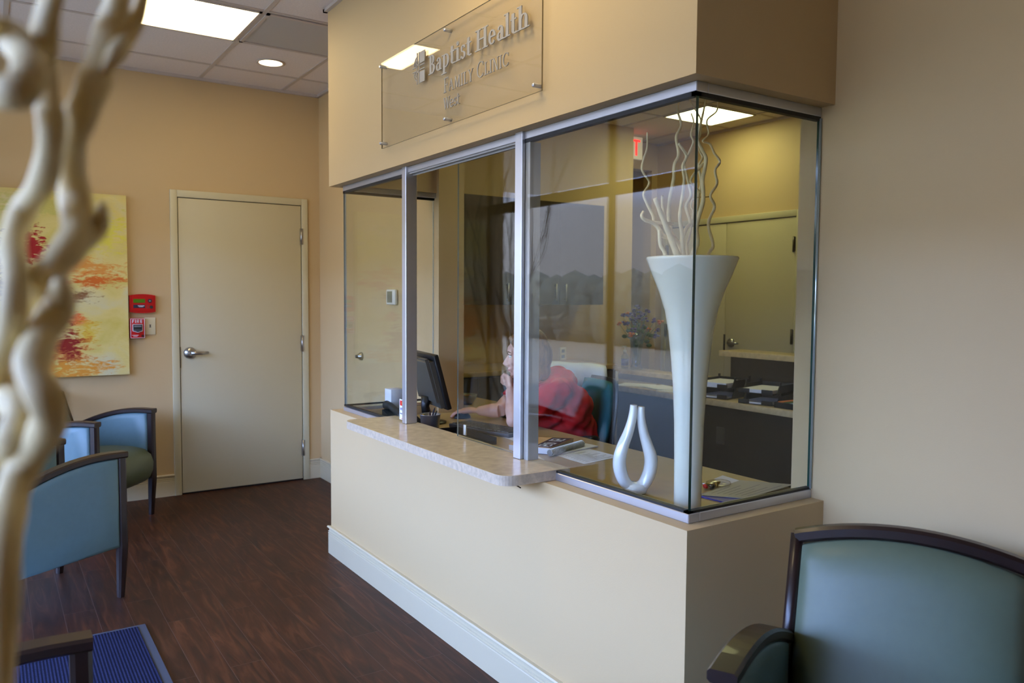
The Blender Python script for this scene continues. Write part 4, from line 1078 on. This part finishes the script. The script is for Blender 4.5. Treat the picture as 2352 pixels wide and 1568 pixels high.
mpad = thing('computer_mouse', 'black computer mouse under the woman\'s right hand', 'mouse', (mo_p.x, mo_p.y, DZ))
MB().ball((mo_p.x, mo_p.y, DZ + .002), (.052, .030, .032), 18).build('mouse_body', 'blackp', mpad)
for v in mpad.children[0].data.vertices:
    if v.co.z < .001: v.co.z = .001

# card sticker on the left pane
cs = thing('card_sticker', 'white payment card sticker on the glass beside the left mullion', 'sticker', (XG - .001, 3.41, .87))
sy_a, sy_b, szb, szt = 3.378, 3.428, .858, .955
MB().box(XG - .0008, XG + .0015, sy_a - .03, sy_b, szb, szt).build('sticker_sheet', 'paper', cs)
x_ = XG - .0016
MB().box(x_, XG - .0007, sy_a - .02, sy_b - .006, .925, .949).build('red_logo', 'mcr', cs)
MB().tube([(x_ - .0004, sy_a + .010, .937), (XG - .0007, sy_a + .010, .937)], .013, 20).build('orange_logo', 'mco', cs)
vt = MB(); V0 = sy_b - .007; zz = .903
def vb(a, b, z0, z1): vt.box(x_, XG - .0007, V0 - a, V0 - b, zz + z0, zz + z1)
vt.prism([(V0, zz + .012), (V0 - .003, zz + .012), (V0 - .006, zz), (V0 - .004, zz)], 'x', x_, XG - .0007); vt.prism([(V0 - .009, zz + .012), (V0 - .012, zz + .012), (V0 - .006, zz), (V0 - .004, zz)], 'x', x_, XG - .0007)
vb(.014, .017, 0, .012); vb(.020, .027, .010, .012); vb(.020, .027, .005, .007); vb(.020, .027, 0, .002); vb(.020, .022, .005, .012); vb(.025, .027, 0, .007)
vt.prism([(V0 - .029, zz), (V0 - .031, zz), (V0 - .035, zz + .012), (V0 - .033, zz + .012)], 'x', x_, XG - .0007); vt.prism([(V0 - .039, zz), (V0 - .041, zz), (V0 - .035, zz + .012), (V0 - .033, zz + .012)], 'x', x_, XG - .0007)
vt.build('blue_lettering', 'vblue', cs)
MB().box(x_, XG - .0007, sy_a - .02, sy_b - .006, .884, .890).build('grey_lettering', 'text', cs)
MB().prism([(sy_a - .02, .861), (sy_b - .014, .863), (sy_a - .02, .874)], 'x', x_, XG - .0007).build('orange_mark', 'mcr', cs)

# bag of trinkets beside the tall vase
bp = at(1640, 1114, Z=DZ + .01)
bg = thing('plastic_bag', 'small clear bag with gold, black and red trinkets beside the tall vase', 'bag', (bp.x, bp.y, DZ))
MB().ball((bp.x + .02, bp.y, DZ + .014), (.055, .04, .013), 16).build('bag_film', 'bag', bg)
for dx, dy, a, m, L in ((-.03, -.02, .5, 'blackp', .05), (-.045, .0, 1.2, 'red', .028), (-.01, .01, -.3, 'gold', .05), (.01, .0, .9, 'gold', .05), (.03, .012, .2, 'gold', .035), (-.02, .02, 2.0, 'steel', .03)):
    c = Vector((bp.x + dx, bp.y + dy, DZ + .012)); d_ = Vector((math.cos(a), math.sin(a), .05)) * L / 2
    MB().tube([c - d_, c, c + d_], [.004, .0085, .004], 10).build('trinket', m, bg)

# ------------------------------------------------------------------ office furniture
uc = thing('upper_cabinet', 'dark wall cabinet with bar handles on the office back wall', 'cabinet', (3.66, YOB, 1.38))
UX = [2.97, 3.433, 3.897, 4.361]
MB().box(2.97, 4.361, 5.20, YOB - .002, 1.380, 2.214).build('carcass', 'cab', uc)
for a, b, hx in ((UX[0], UX[1], UX[1] - .05), (UX[1], UX[2], UX[2] - .05), (UX[2], UX[3], UX[2] + .05)):
    dd = MB().box(a + .002, b - .002, 5.180, 5.199, 1.382, 2.212, bev=.001, seg=1).build('cabinet_door', 'cab', uc)
    MB().cyl((hx, 5.155, 1.41), (hx, 5.155, 1.55), .005, n=10).cyl((hx, 5.155, 1.425), (hx, 5.180, 1.425), .004, n=8).cyl((hx, 5.155, 1.535), (hx, 5.180, 1.535), .004, n=8).build('bar_handle', 'steel', dd)
bc = thing('base_cabinet', 'dark base cabinet with a tan top below the wall cabinet', 'cabinet', (3.4, YOB, 0))
MB().box(2.42, 4.285, 4.94, YOB - .002, .1, .86).build('carcass', 'cab', bc); MB().box(2.42, 4.285, 5.0, YOB - .002, 0, .1).build('plinth', 'darkp', bc)
MB().box(2.40, 4.295, 4.91, YOB - .002, .86, .895, bev=.003).build('worktop', 'desk', bc)
for a, b in ((2.42, 2.97), (2.97, 3.433), (3.433, 3.897), (3.897, 4.285)): MB().box(a + .002, b - .002, 4.921, 4.9395, .11, .85).build('cabinet_door', 'cab', bc)
q = at(1293, 812, Y=YOB - .005)
ol = thing('wall_outlet', 'ivory outlet plate on the office wall behind the woman', 'outlet', (q.x, YOB, q.z))
MB().box(q.x - .035, q.x + .035, YOB - .007, YOB, q.z - .057, q.z + .057, bev=.002).build('plate', 'ivory', ol)
MB().box(q.x - .016, q.x + .016, YOB - .0085, YOB - .0065, q.z + .01, q.z + .038).box(q.x - .016, q.x + .016, YOB - .0085, YOB - .0065, q.z - .038, q.z - .01).build('sockets', 'frosted', ol)
# far counter
CX0, CX1, CY0, CY1 = 4.31, 4.69, 2.55, 5.36
CT = .721
fc = thing('office_counter', 'long counter with dark panels and tan tops in front of the double doors', 'counter', (4.5, 3.9, 0))
MB().box(CX0, CX1, CY0, CY1, CT - .046, CT - .001, bev=.003).build('worktop', 'stone', fc)
MB().box(CX0 + .03, CX0 + .05, CY0, 4.66, 0, CT - .046).build('front_panel', 'darkw', fc)
MB().box(CX1, CX1 + .12, CY0, CY1, 0, .775).build('back_panel', 'darkw', fc)
MB().box(CX1 - .05, CX1 + .17, 4.19, CY1 + .03, .775, .812, bev=.003).build('low_ledge', 'stone', fc)
MB().box(CX1, CX1 + .12, CY0, 4.07, .775, 1.0).build('raised_panel', 'darkw', fc)
MB().box(CX1, CX1 + .26, CY0, 4.19, 1.0, 1.042, bev=.003).build('high_ledge', 'stone', fc)
q = at(1655, 1000, X=CX0 + .03)
fo = MB().box(CX0 + .023, CX0 + .0305, q.y - .035, q.y + .035, q.z - .06, q.z + .06, bev=.002).build('outlet_plate', 'greyp', fc); fo['label'] = 'grey outlet plate on the dark panel'


def tray(cx, cy, z, label, rz=0., papers=(.012, .02)):
    t = thing('paper_tray', label, 'paper tray', (cx, cy, z), 'stacked paper trays on the office counter')
    L_, Wd = .33, .25
    for k in range(2):
        z0 = k * .075 + .002
        b = MB(); b.box(-L_ / 2, L_ / 2, -Wd / 2, Wd / 2, z0, z0 + .004)
        for s in (1, -1): b.prism([(-L_ / 2 + .07, z0), (L_ / 2, z0), (L_ / 2, z0 + .055), (-L_ / 2 + .10, z0 + .055), (-L_ / 2 + .075, z0 + .018)], 'y', s * Wd / 2 - .003, s * Wd / 2 + .003)
        b.box(L_ / 2 - .004, L_ / 2, -Wd / 2, Wd / 2, z0, z0 + .055)
        for s in (1, -1): b.prism([(-L_ / 2, z0), (-L_ / 2 + .004, z0), (-L_ / 2 + .004, z0 + .03), (-L_ / 2, z0 + .03)], 'y', s * Wd / 2, s * (Wd / 2 - .08))
        for s in (1, -1): b.box(-L_ / 2 + .10, -L_ / 2 + .12, s * Wd / 2 - .004, s * Wd / 2 + .004, z0, z0 + .075)
        for s in (1, -1): b.box(L_ / 2 - .02, L_ / 2, s * Wd / 2 - .004, s * Wd / 2 + .004, z0, z0 + .075)
        b.build('tray_shelf', 'blackp', t, True)
        MB().box(-L_ / 2 + .006, L_ / 2 - .02, -Wd / 2 + .012, Wd / 2 - .012, z0 + .0045, z0 + .0045 + papers[k]).build('paper_stack', 'paper', t, True)
    t.rotation_euler = (0, 0, rz); return t
tray(4.50, 3.97, CT, 'black two-tier paper tray filled with paper, the one nearer the tall vase', .2, (.012, .034))
tray(4.50, 3.58, CT, 'black two-tier paper tray, the one on the right beside the shallow box', .2, (.010, .022))
q = Vector((4.46, 3.29, CT))
sb = thing('shallow_box', 'shallow black box holding coloured cards at the right end of the counter', 'box', q)
MB().box(q.x - .12, q.x + .12, q.y - .10, q.y + .10, .722, .727).box(q.x - .12, q.x - .115, q.y - .10, q.y + .10, .727, .76).box(q.x + .115, q.x + .12, q.y - .10, q.y + .10, .727, .76).box(q.x - .115, q.x + .115, q.y - .10, q.y - .095, .727, .76).box(q.x - .115, q.x + .115, q.y + .095, q.y + .10, .727, .76).build('box_body', 'blackp', sb)
for i, m in enumerate(('tan', 'sky', 'leaf', 'orange')): MB().box(q.x - .10, q.x + .10, q.y - .09 + i * .045, q.y - .05 + i * .045, .728, .757 + .002 * i).build('card', m, sb)
def csheet(cx, cy, w, h, rz, label, z=.7205, n=3):
    t = thing('paper_sheet', label, 'paper', (cx, cy, z), 'papers on the office counter', rz)
    MB().box(-w / 2, w / 2, -h / 2, h / 2, .0005, .0005 + .0007 * n).build('sheet', 'paper', t, True)
csheet(4.46, 4.86, .22, .28, .5, 'loose white sheet at the left end of the far counter')
csheet(4.50, 4.62, .22, .28, -.2, 'overlapping white sheet right of the leftmost one on the far counter', .723)
csheet(4.45, 4.36, .22, .28, .15, 'white sheet beside the tall vase on the far counter')
# flowers on the low ledge
q = Vector((4.74, 5.17, .812))
fl = thing('flower_vase', 'clear glass vase with purple and orange flowers on the low ledge', 'vase of flowers', q)
MB().lathe([(0.001, .001), (.052, .001), (.056, .012), (.040, .05), (.042, .14), (.06, .25), (.085, .34), (.083, .34), (.058, .25), (.038, .14), (.036, .05), (0.001, .02)], q, 40).build('glass_body', 'vglass', fl)
rf = random.Random(3); heads = MB(); oh = MB(); gs = MB(); lf_ = MB()
for k in range(26):
    a = rf.uniform(0, 6.28); rr = rf.uniform(.03, .21); zt = rf.uniform(.36, .58) - rr * .35
    e_ = q + Vector((rr * math.cos(a), rr * math.sin(a), zt))
    gs.tube([q + Vector((.015 * math.cos(a), .015 * math.sin(a), .03)), q + Vector((.03 * math.cos(a), .03 * math.sin(a), .22)), e_], [.003, .0025, .002], 6)
    tgt = oh if k % 5 == 0 else heads
    for j in range(6): tgt.ball(e_ + Vector((rf.uniform(-.022, .022), rf.uniform(-.022, .022), rf.uniform(-.012, .018))), (.015, .015, .010), 8)
    m_ = q + Vector((rr * .6 * math.cos(a + .3), rr * .6 * math.sin(a + .3), zt * .72))
    lf_.ball(m_, (.028, .012, .018), 8, M=Matrix.Rotation(a, 3, 'Z'))
gs.build('stems', 'leaf', fl); lf_.build('leaves', 'leaf', fl); heads.build('purple_flowers', 'purple', fl); oh.build('orange_flowers', 'orange', fl)
q = at(1393, 842, Z=.812); q.z = .812; q.x = 4.72; q.y = 5.30
sz_ = thing('sanitizer_bottle', 'clear pump bottle of hand gel at the left end of the low ledge', 'bottle', q)
MB().lathe([(0.001, .001), (.030, .001), (.033, .01), (.033, .11), (.014, .135), (.014, .145), (0.001, .145)], q, 28).build('bottle_body', 'clearliq', sz_)
MB().lathe([(.0335, .03), (.0338, .03), (.0338, .085), (.0335, .085)], q, 28).build('label_band', 'indigo', sz_)
MB().cyl(q + Vector((0, 0, .14)), q + Vector((0, 0, .165)), .014, n=16).cyl(q + Vector((0, 0, .16)), q + Vector((0, 0, .195)), .005, n=10).box(q.x - .04, q.x + .012, q.y - .009, q.y + .009, q.z + .19, q.z + .205, bev=.004).build('pump', 'white', sz_)
q = Vector((4.52, 5.24, CT))
nb = thing('small_white_box', 'small white box at the left end of the office counter', 'box', q)
MB().box(q.x - .03, q.x + .03, q.y - .05, q.y + .05, CT, CT + .08, bev=.003).build('carton', 'paper', nb)
# bowl and highlighter on the base cabinet
q = Vector((2.98, 4.56, .895))
q = at(1072, 915, Z=.80); q.z = DZ + .001
bw = thing('grey_bowl', 'grey bowl with a pale rim seen through the sliding pane', 'bowl', q)
MB().lathe([(0.001, .001), (.035, .001), (.06, .04), (.066, .062), (.062, .062), (.056, .04), (.03, .01), (0.001, .01)], q, 32).build('bowl_body', 'frosted', bw)
MB().lathe([(0.001, .05), (.055, .05), (0.001, .056)], q, 24).build('contents', 'orange', bw)
hl = thing('yellow_highlighter', 'yellow highlighter pen lying on the desk by the grey bowl', 'pen', (q.x + .03, q.y + .15, DZ))
MB().tube([(q.x - .03, q.y + .16, DZ + .0085), (q.x + .07, q.y + .16, DZ + .0085)], .008, 10).build('pen_body', 'yellow', hl)


def office_chair(loc, rz, label, name='office_chair', zb=.0):
    t = thing(name, label, 'office chair', (loc[0], loc[1], 0), 'teal office chairs', rz)
    b = MB()
    for k in range(5):
        a = 2 * math.pi * k / 5; c, s = math.cos(a), math.sin(a)
        b.tube([(0, 0, .09), (c * .15, s * .15, .085), (c * .29, s * .29, .065)], [.025, .02, .014], 10)
    b.cyl((0, 0, .06), (0, 0, .42), .026, n=16); b.build('base', 'blackp', t, True)
    for k in range(5):
        a = 2 * math.pi * k / 5; c, s = math.cos(a) * .29, math.sin(a) * .29
        MB().cyl((c - .02, s, .027), (c + .02, s, .027), .027, n=14).build('caster', 'blackp', t, True)
    MB().box(-.23, .25, -.24, .24, .42, .50, bev=.035, seg=3).build('seat', 'teal', t, True)
    def slab(x0, x1, th, nm, m, zz=(.56, .97)):
        NU, NV = 10, 8; vs = []
        for side in (0, 1):
            for j in range(NV + 1):
                for i in range(NU + 1):
                    u = -1 + 2 * i / NU; v = j / NV; w = .225 * (1 - .18 * abs(2 * v - 1) ** 3)
                    edge = (1 - abs(u) ** 8) * (1 - abs(2 * v - 1) ** 8)
                    xx = -.25 - .05 * v - .03 * (1 - u * u) * 0 + (th if side == 0 else 0) * (.35 + .65 * edge) + x0 + .035 * u * u
                    vs.append((xx, u * w, lerp(zz[0], zz[1], v) + zb))
        S = NU + 1; m_ = S * (NV + 1); fs = []
        for j in range(NV):
            for i in range(NU):
                a = j * S + i; fs.append([a, a + 1, a + S + 1, a + S]); fs.append([m_ + a, m_ + a + S, m_ + a + S + 1, m_ + a + 1])
        for i in range(NU): fs.append([i, m_ + i, m_ + i + 1, i + 1]); a = NV * S + i; fs.append([a, a + 1, m_ + a + 1, m_ + a])
        for j in range(NV): a = j * S; fs.append([a, a + S, m_ + a + S, m_ + a]); a = j * S + NU; fs.append([a, m_ + a, m_ + a + S, a + S])
        MB().add(vs, fs, 0, True).build(nm, m, t, True)
    slab(0, 0, .065, 'backrest', 'teal'); slab(-.032, 0, .032, 'back_shell', 'blackp', (.54, .985))
    MB().rtube([(-.1, 0, .43), (-.27, 0, .44), (-.315, 0, .60)], .07, .02).build('back_bar', 'blackp', t, True)
    for s in (1, -1): MB().tube([(.02, s * .25, .45), (.0, s * .29, .50), (-.02, s * .29, .68)], .015, 10).box(-.14, .12, s * .29 - .03, s * .29 + .03, .68, .705, bev=.01).build('armrest', 'blackp', t, True)
    return t
office_chair((2.66, 3.56), math.atan2(.30, -.95), 'teal office chair with black shell that the woman sits on')
office_chair((3.10, 4.10), math.atan2(.8, .6), 'office chair behind the woman with a light grey jacket over its back', zb=.02)
# jacket draped over the second chair
jr = math.atan2(.8, .6); JM = Matrix.Translation((3.10, 4.10, 0)) @ Matrix.Rotation(jr, 4, 'Z')
jk = MB(); rj = random.Random(2); NU, NV = 26, 22; vs = []
for j in range(NV + 1):
    v = -1 + 2 * j / NV
    for i in range(NU + 1):
        u = -1 + 2 * i / NU
        w = .27 * (1 + .08 * abs(v)); zt = 1.025 - .022 * u * u
        if abs(v) < .22: x = -.30 + v / .22 * .055 * 1.0; z = zt + .012 * (1 - (v / .22) ** 2)
        else:
            s_ = 1 if v > 0 else -1; d = (abs(v) - .22) / .78; x = -.30 + s_ * (.055 + .035 * d); z = zt - d * (.42 if s_ < 0 else .30)
        f_ = .010 * math.sin(u * 11 + v * 3) + .006 * math.sin(u * 23 - v * 7)
        vs.append(JM @ Vector((x + f_ * (1 if v > 0 else -1) * min(1, abs(v) * 2), u * w, z + .004 * math.sin(u * 7 + v * 9))))
jk.add(vs, [[j * (NU + 1) + i, j * (NU + 1) + i + 1, (j + 1) * (NU + 1) + i + 1, (j + 1) * (NU + 1) + i] for j in range(NV) for i in range(NU)], 0, True)
jo = thing('draped_jacket', 'light grey jacket draped over the office chair behind the woman', 'jacket', (3.10, 4.10, 1.0))
jb = jk.build('jacket_cloth', 'jacket', jo); so = jb.modifiers.new('thickness', 'SOLIDIFY'); so.thickness = .012; so.offset = 1
lbv = [JM @ Vector(p) for p in ((-.262, -.11, 1.036), (-.225, -.11, .985), (-.225, -.03, .985), (-.262, -.03, 1.036))]
MB().add(lbv + [p + Vector((0, 0, .004)) for p in lbv], [[0, 1, 2, 3], [4, 5, 6, 7], [0, 1, 5, 4], [1, 2, 6, 5], [2, 3, 7, 6], [3, 0, 4, 7]]).build('jacket_label', 'paper', jo)


# ------------------------------------------------------------------ the seated woman
def remesh(mb, name, m, parent, vox=.006, smooth=6, fac=.5):
    o = mb.build(name + '_raw', m, None)
    r_ = o.modifiers.new('r', 'REMESH'); r_.mode = 'VOXEL'; r_.voxel_size = vox
    s_ = o.modifiers.new('s', 'SMOOTH'); s_.iterations = smooth; s_.factor = fac
    dg = bpy.context.evaluated_depsgraph_get(); me = bpy.data.meshes.new_from_object(o.evaluated_get(dg))
    bpy.data.objects.remove(o)
    off = Vector(parent.location)
    for v in me.vertices: v.co -= off
    for p in me.polygons: p.use_smooth = True
    me.name = name; n = bpy.data.objects.new(name, me); COL.objects.link(n); n.parent = parent
    return n


wo = thing('person', 'woman in a red short-sleeved shirt leaning her chin on her fist at the desk', 'person', (2.74, 3.45, 0))
HC = Vector((2.418, 3.522, 1.128)); fd = Vector((-.885, .465, -.10)).normalized(); sdv = Vector((0, 0, 1)).cross(fd).normalized(); hu = fd.cross(sdv).normalized()
if hu.z < 0: hu = -hu
if sdv.y > 0: sdv = -sdv      # sdv: towards the near (camera) side of the head
RH = Matrix((fd, sdv, hu)).transposed()
def H(f, s, u): return HC + fd * f + sdv * s + hu * u
body = MB()
def limb(P, R, n=16): body.tube(smooth_path(P, 4), np.interp(np.linspace(0, 1, 4 * (len(P) - 1) + 1), np.linspace(0, 1, len(R)), R).tolist(), n)
# head
body.ball(H(-.012, 0, .030), (.095, .077, .092), 28, M=RH)      # cranium
body.ball(H(.030, 0, -.020), (.062, .062, .085), 24, M=RH)      # face
body.ball(H(.036, 0, -.080), (.044, .048, .036), 20, M=RH)      # jaw
body.ball(H(.070, 0, -.100), (.020, .024, .018), 14, M=RH)      # chin
body.ball(H(.072, 0, .035), (.020, .050, .030), 16, M=RH)       # forehead
for s in (1, -1):
    body.ball(H(.062, s * .036, -.022), (.026, .024, .026), 14, M=RH)   # cheek
    body.ball(H(.078, s * .028, .018), (.012, .022, .007), 12, M=RH)    # brow ridge
    body.ball(H(-.005, s * .076, -.012), (.018, .009, .030), 12, M=RH)  # ear
body.tube([H(.082, 0, .010), H(.098, 0, -.012), H(.114, 0, -.034), H(.098, 0, -.044)], [.008, .010, .013, .010], 12)   # nose
for s in (1, -1): body.ball(H(.096, s * .012, -.038), (.012, .008, .008), 10, M=RH)
body.ball(H(.086, 0, -.064), (.014, .024, .008), 12, M=RH); body.ball(H(.082, 0, -.076), (.014, .021, .009), 12, M=RH)
# neck, trunk
limb([(2.47, 3.50, .98), (2.455, 3.505, 1.03), (2.44, 3.51, 1.07)], [.062, .056, .055])
limb([(2.70, 3.45, .47), (2.66, 3.46, .66), (2.60, 3.47, .83), (2.53, 3.49, .95)], [.16, .155, .135, .09])
limb([(2.70, 3.36, .49), (2.45, 3.32, .50), (2.28, 3.31, .50), (2.26, 3.31, .28), (2.28, 3.31, .06)], [.10, .085, .065, .055, .04])
limb([(2.70, 3.54, .49), (2.45, 3.58, .50), (2.28, 3.60, .50), (2.26, 3.60, .28), (2.28, 3.60, .06)], [.10, .085, .065, .055, .04])
# near (left) arm: elbow on the desk, fist at the mouth
EL = Vector((2.262, 3.385, DZ + .044)); FI = H(.098, .026, -.108)
WR = FI + (EL - FI).normalized() * .075
limb([(2.52, 3.345, .945), (2.42, 3.35, .90), (2.32, 3.37, .835), EL], [.060, .058, .050, .040])
limb([EL, EL.lerp(WR, .3), EL.lerp(WR, .7), WR], [.040, .044, .032, .026])
body.ball(EL + Vector((-.008, .0, -.004)), .038, 14)
# fist: palm block with four curled fingers and a thumb
ua = (FI - EL).normalized(); ob = fd.copy(); ob = (ob - ua * ob.dot(ua)).normalized(); la = ua.cross(ob)
palm = FI - ua * .030 + ob * .004
body.tube([WR, palm - ua * .01, palm + ua * .022], [.025, .032, .030], 14, ell=(.72, 1.15), up=ob)
for k in range(4):
    o_ = la * ((k - 1.5) * .0175); L = (.92, 1.0, .96, .82)[k]
    a0 = palm + ua * .022 + o_ + ob * .004
    a1 = a0 + ua * .018 * L + ob * .018; a2 = a1 + ob * .016 - ua * .018 * L; a3 = a2 - ua * .016 - ob * .012
    body.tube([a0, a1, a2, a3], [.0100, .0098, .0092, .0080], 10)
body.tube([palm - la * .028 - ua * .012, palm - la * .036 + ua * .010 + ob * .012, palm - la * .024 + ua * .022 + ob * .030], [.012, .0105, .009], 10)
# far (right) arm stretched out to the mouse
MS = Vector((mo_p.x, mo_p.y, DZ + .034)); E2 = Vector((2.345, 3.66, DZ + .052))
limb([(2.51, 3.63, .93), (2.46, 3.665, .89), (2.40, 3.675, .845), E2], [.058, .055, .048, .040])
W2 = MS + (E2 - MS).normalized() * .090 + Vector((0, 0, .004))
limb([E2, E2.lerp(W2, .35), E2.lerp(W2, .75), W2], [.040, .040, .029, .024])
dm = (MS - W2).normalized(); lm = Vector((-dm.y, dm.x, 0))
body.tube([W2, W2 + dm * .04 + Vector((0, 0, .008)), MS + Vector((0, 0, .006))], [.023, .030, .028], 14, ell=(.6, 1.2), up=(0, 0, 1))
for k in range(4):
    o_ = lm * ((k - 1.5) * .018); L = (.9, 1.0, .95, .78)[k]
    body.tube([MS + o_ + Vector((0, 0, .006)), MS + o_ * 1.1 + dm * .032 * L + Vector((0, 0, .006)), MS + o_ * 1.15 + dm * .056 * L - Vector((0, 0, .008)), MS + o_ * 1.15 + dm * .068 * L - Vector((0, 0, .022))], [.0098, .0092, .0086, .0075], 10)
body.tube([MS - dm * .03 - lm * .026, MS - lm * .044 - Vector((0, 0, .006)), MS + dm * .026 - lm * .044 - Vector((0, 0, .014))], [.012, .0105, .009], 10)
remesh(body, 'body', 'skin', wo, .0048, 4, .5)
# face details
for s in (1, -1):
    MB().ball(H(.0785, s * .029, .004), (.0105, .0125, .0095), 16, M=RH).build('eyeball', 'white', wo)
    MB().ball(H(.0865, s * .0295, .0035), (.0035, .005, .005), 12, M=RH).build('iris', 'frosted', wo)
    MB().tube([H(.083, s * .014, .014), H(.0895, s * .028, .0165), H(.078, s * .044, .012)], [.003, .0035, .002], 8).build('eyelash', 'hair', wo)
    MB().tube([H(.086, s * .012, .026), H(.090, s * .028, .031), H(.078, s * .046, .026)], [.003, .0042, .002], 8).build('eyebrow', 'hair', wo)
lips = mat('lips', (186, 110, 100), .5); MB().ball(H(.094, 0, -.069), (.008, .021, .006), 14, M=RH).build('lips', lips, wo)
# hair: bob
hr = MB()
hr.ball(H(-.030, 0, .054), (.104, .094, .100), 28, M=RH); hr.ball(H(-.068, 0, .0), (.084, .092, .110), 26, M=RH)
hr.ball(H(-.064, 0, -.085), (.070, .080, .070), 24, M=RH)
for s in (1, -1):
    hr.ball(H(-.018, s * .066, -.02), (.046, .028, .085), 22, M=RH); hr.ball(H(-.030, s * .066, -.10), (.044, .024, .052), 20, M=RH)
    hr.ball(H(.036, s * .052, .078), (.036, .028, .030), 18, M=RH)
hr.ball(H(.035, 0, .098), (.045, .045, .022), 18, M=RH)
ho = remesh(hr, 'hair', 'hair', wo, .006, 3)
hm = M_['hair']; n_ = hm.node_tree.nodes; l_ = hm.node_tree.links
for x in n_:
    if x.type == 'TEX_NOISE':
        mp = n_.new('ShaderNodeMapping'); mp.inputs['Scale'].default_value = (2.6, 2.6, .5)
        tcn = [y for y in n_ if y.type == 'TEX_COORD'][0]; l_.new(tcn.outputs['Object'], mp.inputs[0]); l_.new(mp.outputs[0], x.inputs['Vector'])
# shirt
sh = MB()
def slimb(P, R, n=20): sh.tube(smooth_path(P, 4), np.interp(np.linspace(0, 1, 4 * (len(P) - 1) + 1), np.linspace(0, 1, len(R)), R).tolist(), n)
slimb([(2.72, 3.45, .44), (2.68, 3.455, .56), (2.655, 3.46, .68), (2.60, 3.47, .82), (2.545, 3.485, .93), (2.50, 3.49, .995)], [.18, .182, .18, .162, .122, .066])
sh.ball((2.60, 3.47, .96), (.105, .125, .105), 24)
sh.ball((2.50, 3.47, .82), (.11, .16, .10), 24)
sh.ball((2.62, 3.36, .84), (.12, .10, .14), 20); sh.ball((2.56, 3.355, .945), (.075, .07, .07), 20); sh.ball((2.55, 3.61, .935), (.075, .07, .07), 20)
slimb([(2.545, 3.345, .945), (2.46, 3.348, .912), (2.37, 3.355, .875), (2.335, 3.362, .85)], [.074, .076, .070, .062])
slimb([(2.53, 3.63, .935), (2.47, 3.665, .895), (2.415, 3.675, .86)], [.072, .068, .062])
rs = random.Random(9)
so_ = remesh(sh, 'red_shirt', 'shirt', wo, .0075, 8)
for v in so_.data.vertices:
    p = v.co; w = .0055 * math.sin(p.z * 62 + p.x * 34 + 3 * math.sin(p.y * 18)) + .004 * math.sin(p.x * 74 - p.z * 51 + p.y * 22)
    v.co = p + v.normal * w
pn = MB()
pn.tube(smooth_path([(2.78, 3.45, .46), (2.62, 3.40, .51), (2.44, 3.325, .51), (2.28, 3.31, .51), (2.258, 3.31, .30), (2.28, 3.31, .07)], 3), .1, 16)
R_ = np.interp(np.linspace(0, 1, 16), [0, .2, .4, .6, .8, 1], [.15, .115, .097, .080, .070, .065]).tolist()
pn = MB(); pn.tube(smooth_path([(2.76, 3.42, .47), (2.62, 3.38, .51), (2.44, 3.325, .51), (2.28, 3.31, .50), (2.258, 3.31, .30), (2.28, 3.31, .07)], 3), R_, 16)
pn.tube(smooth_path([(2.76, 3.48, .47), (2.62, 3.53, .51), (2.44, 3.575, .51), (2.28, 3.60, .50), (2.258, 3.60, .30), (2.28, 3.60, .07)], 3), R_, 16)
remesh(pn, 'trousers', 'pants', wo, .011, 5)
for y in (3.31, 3.60): MB().box(2.10, 2.34, y - .045, y + .045, .002, .075, bev=.03, seg=3).build('shoe', 'blackp', wo)
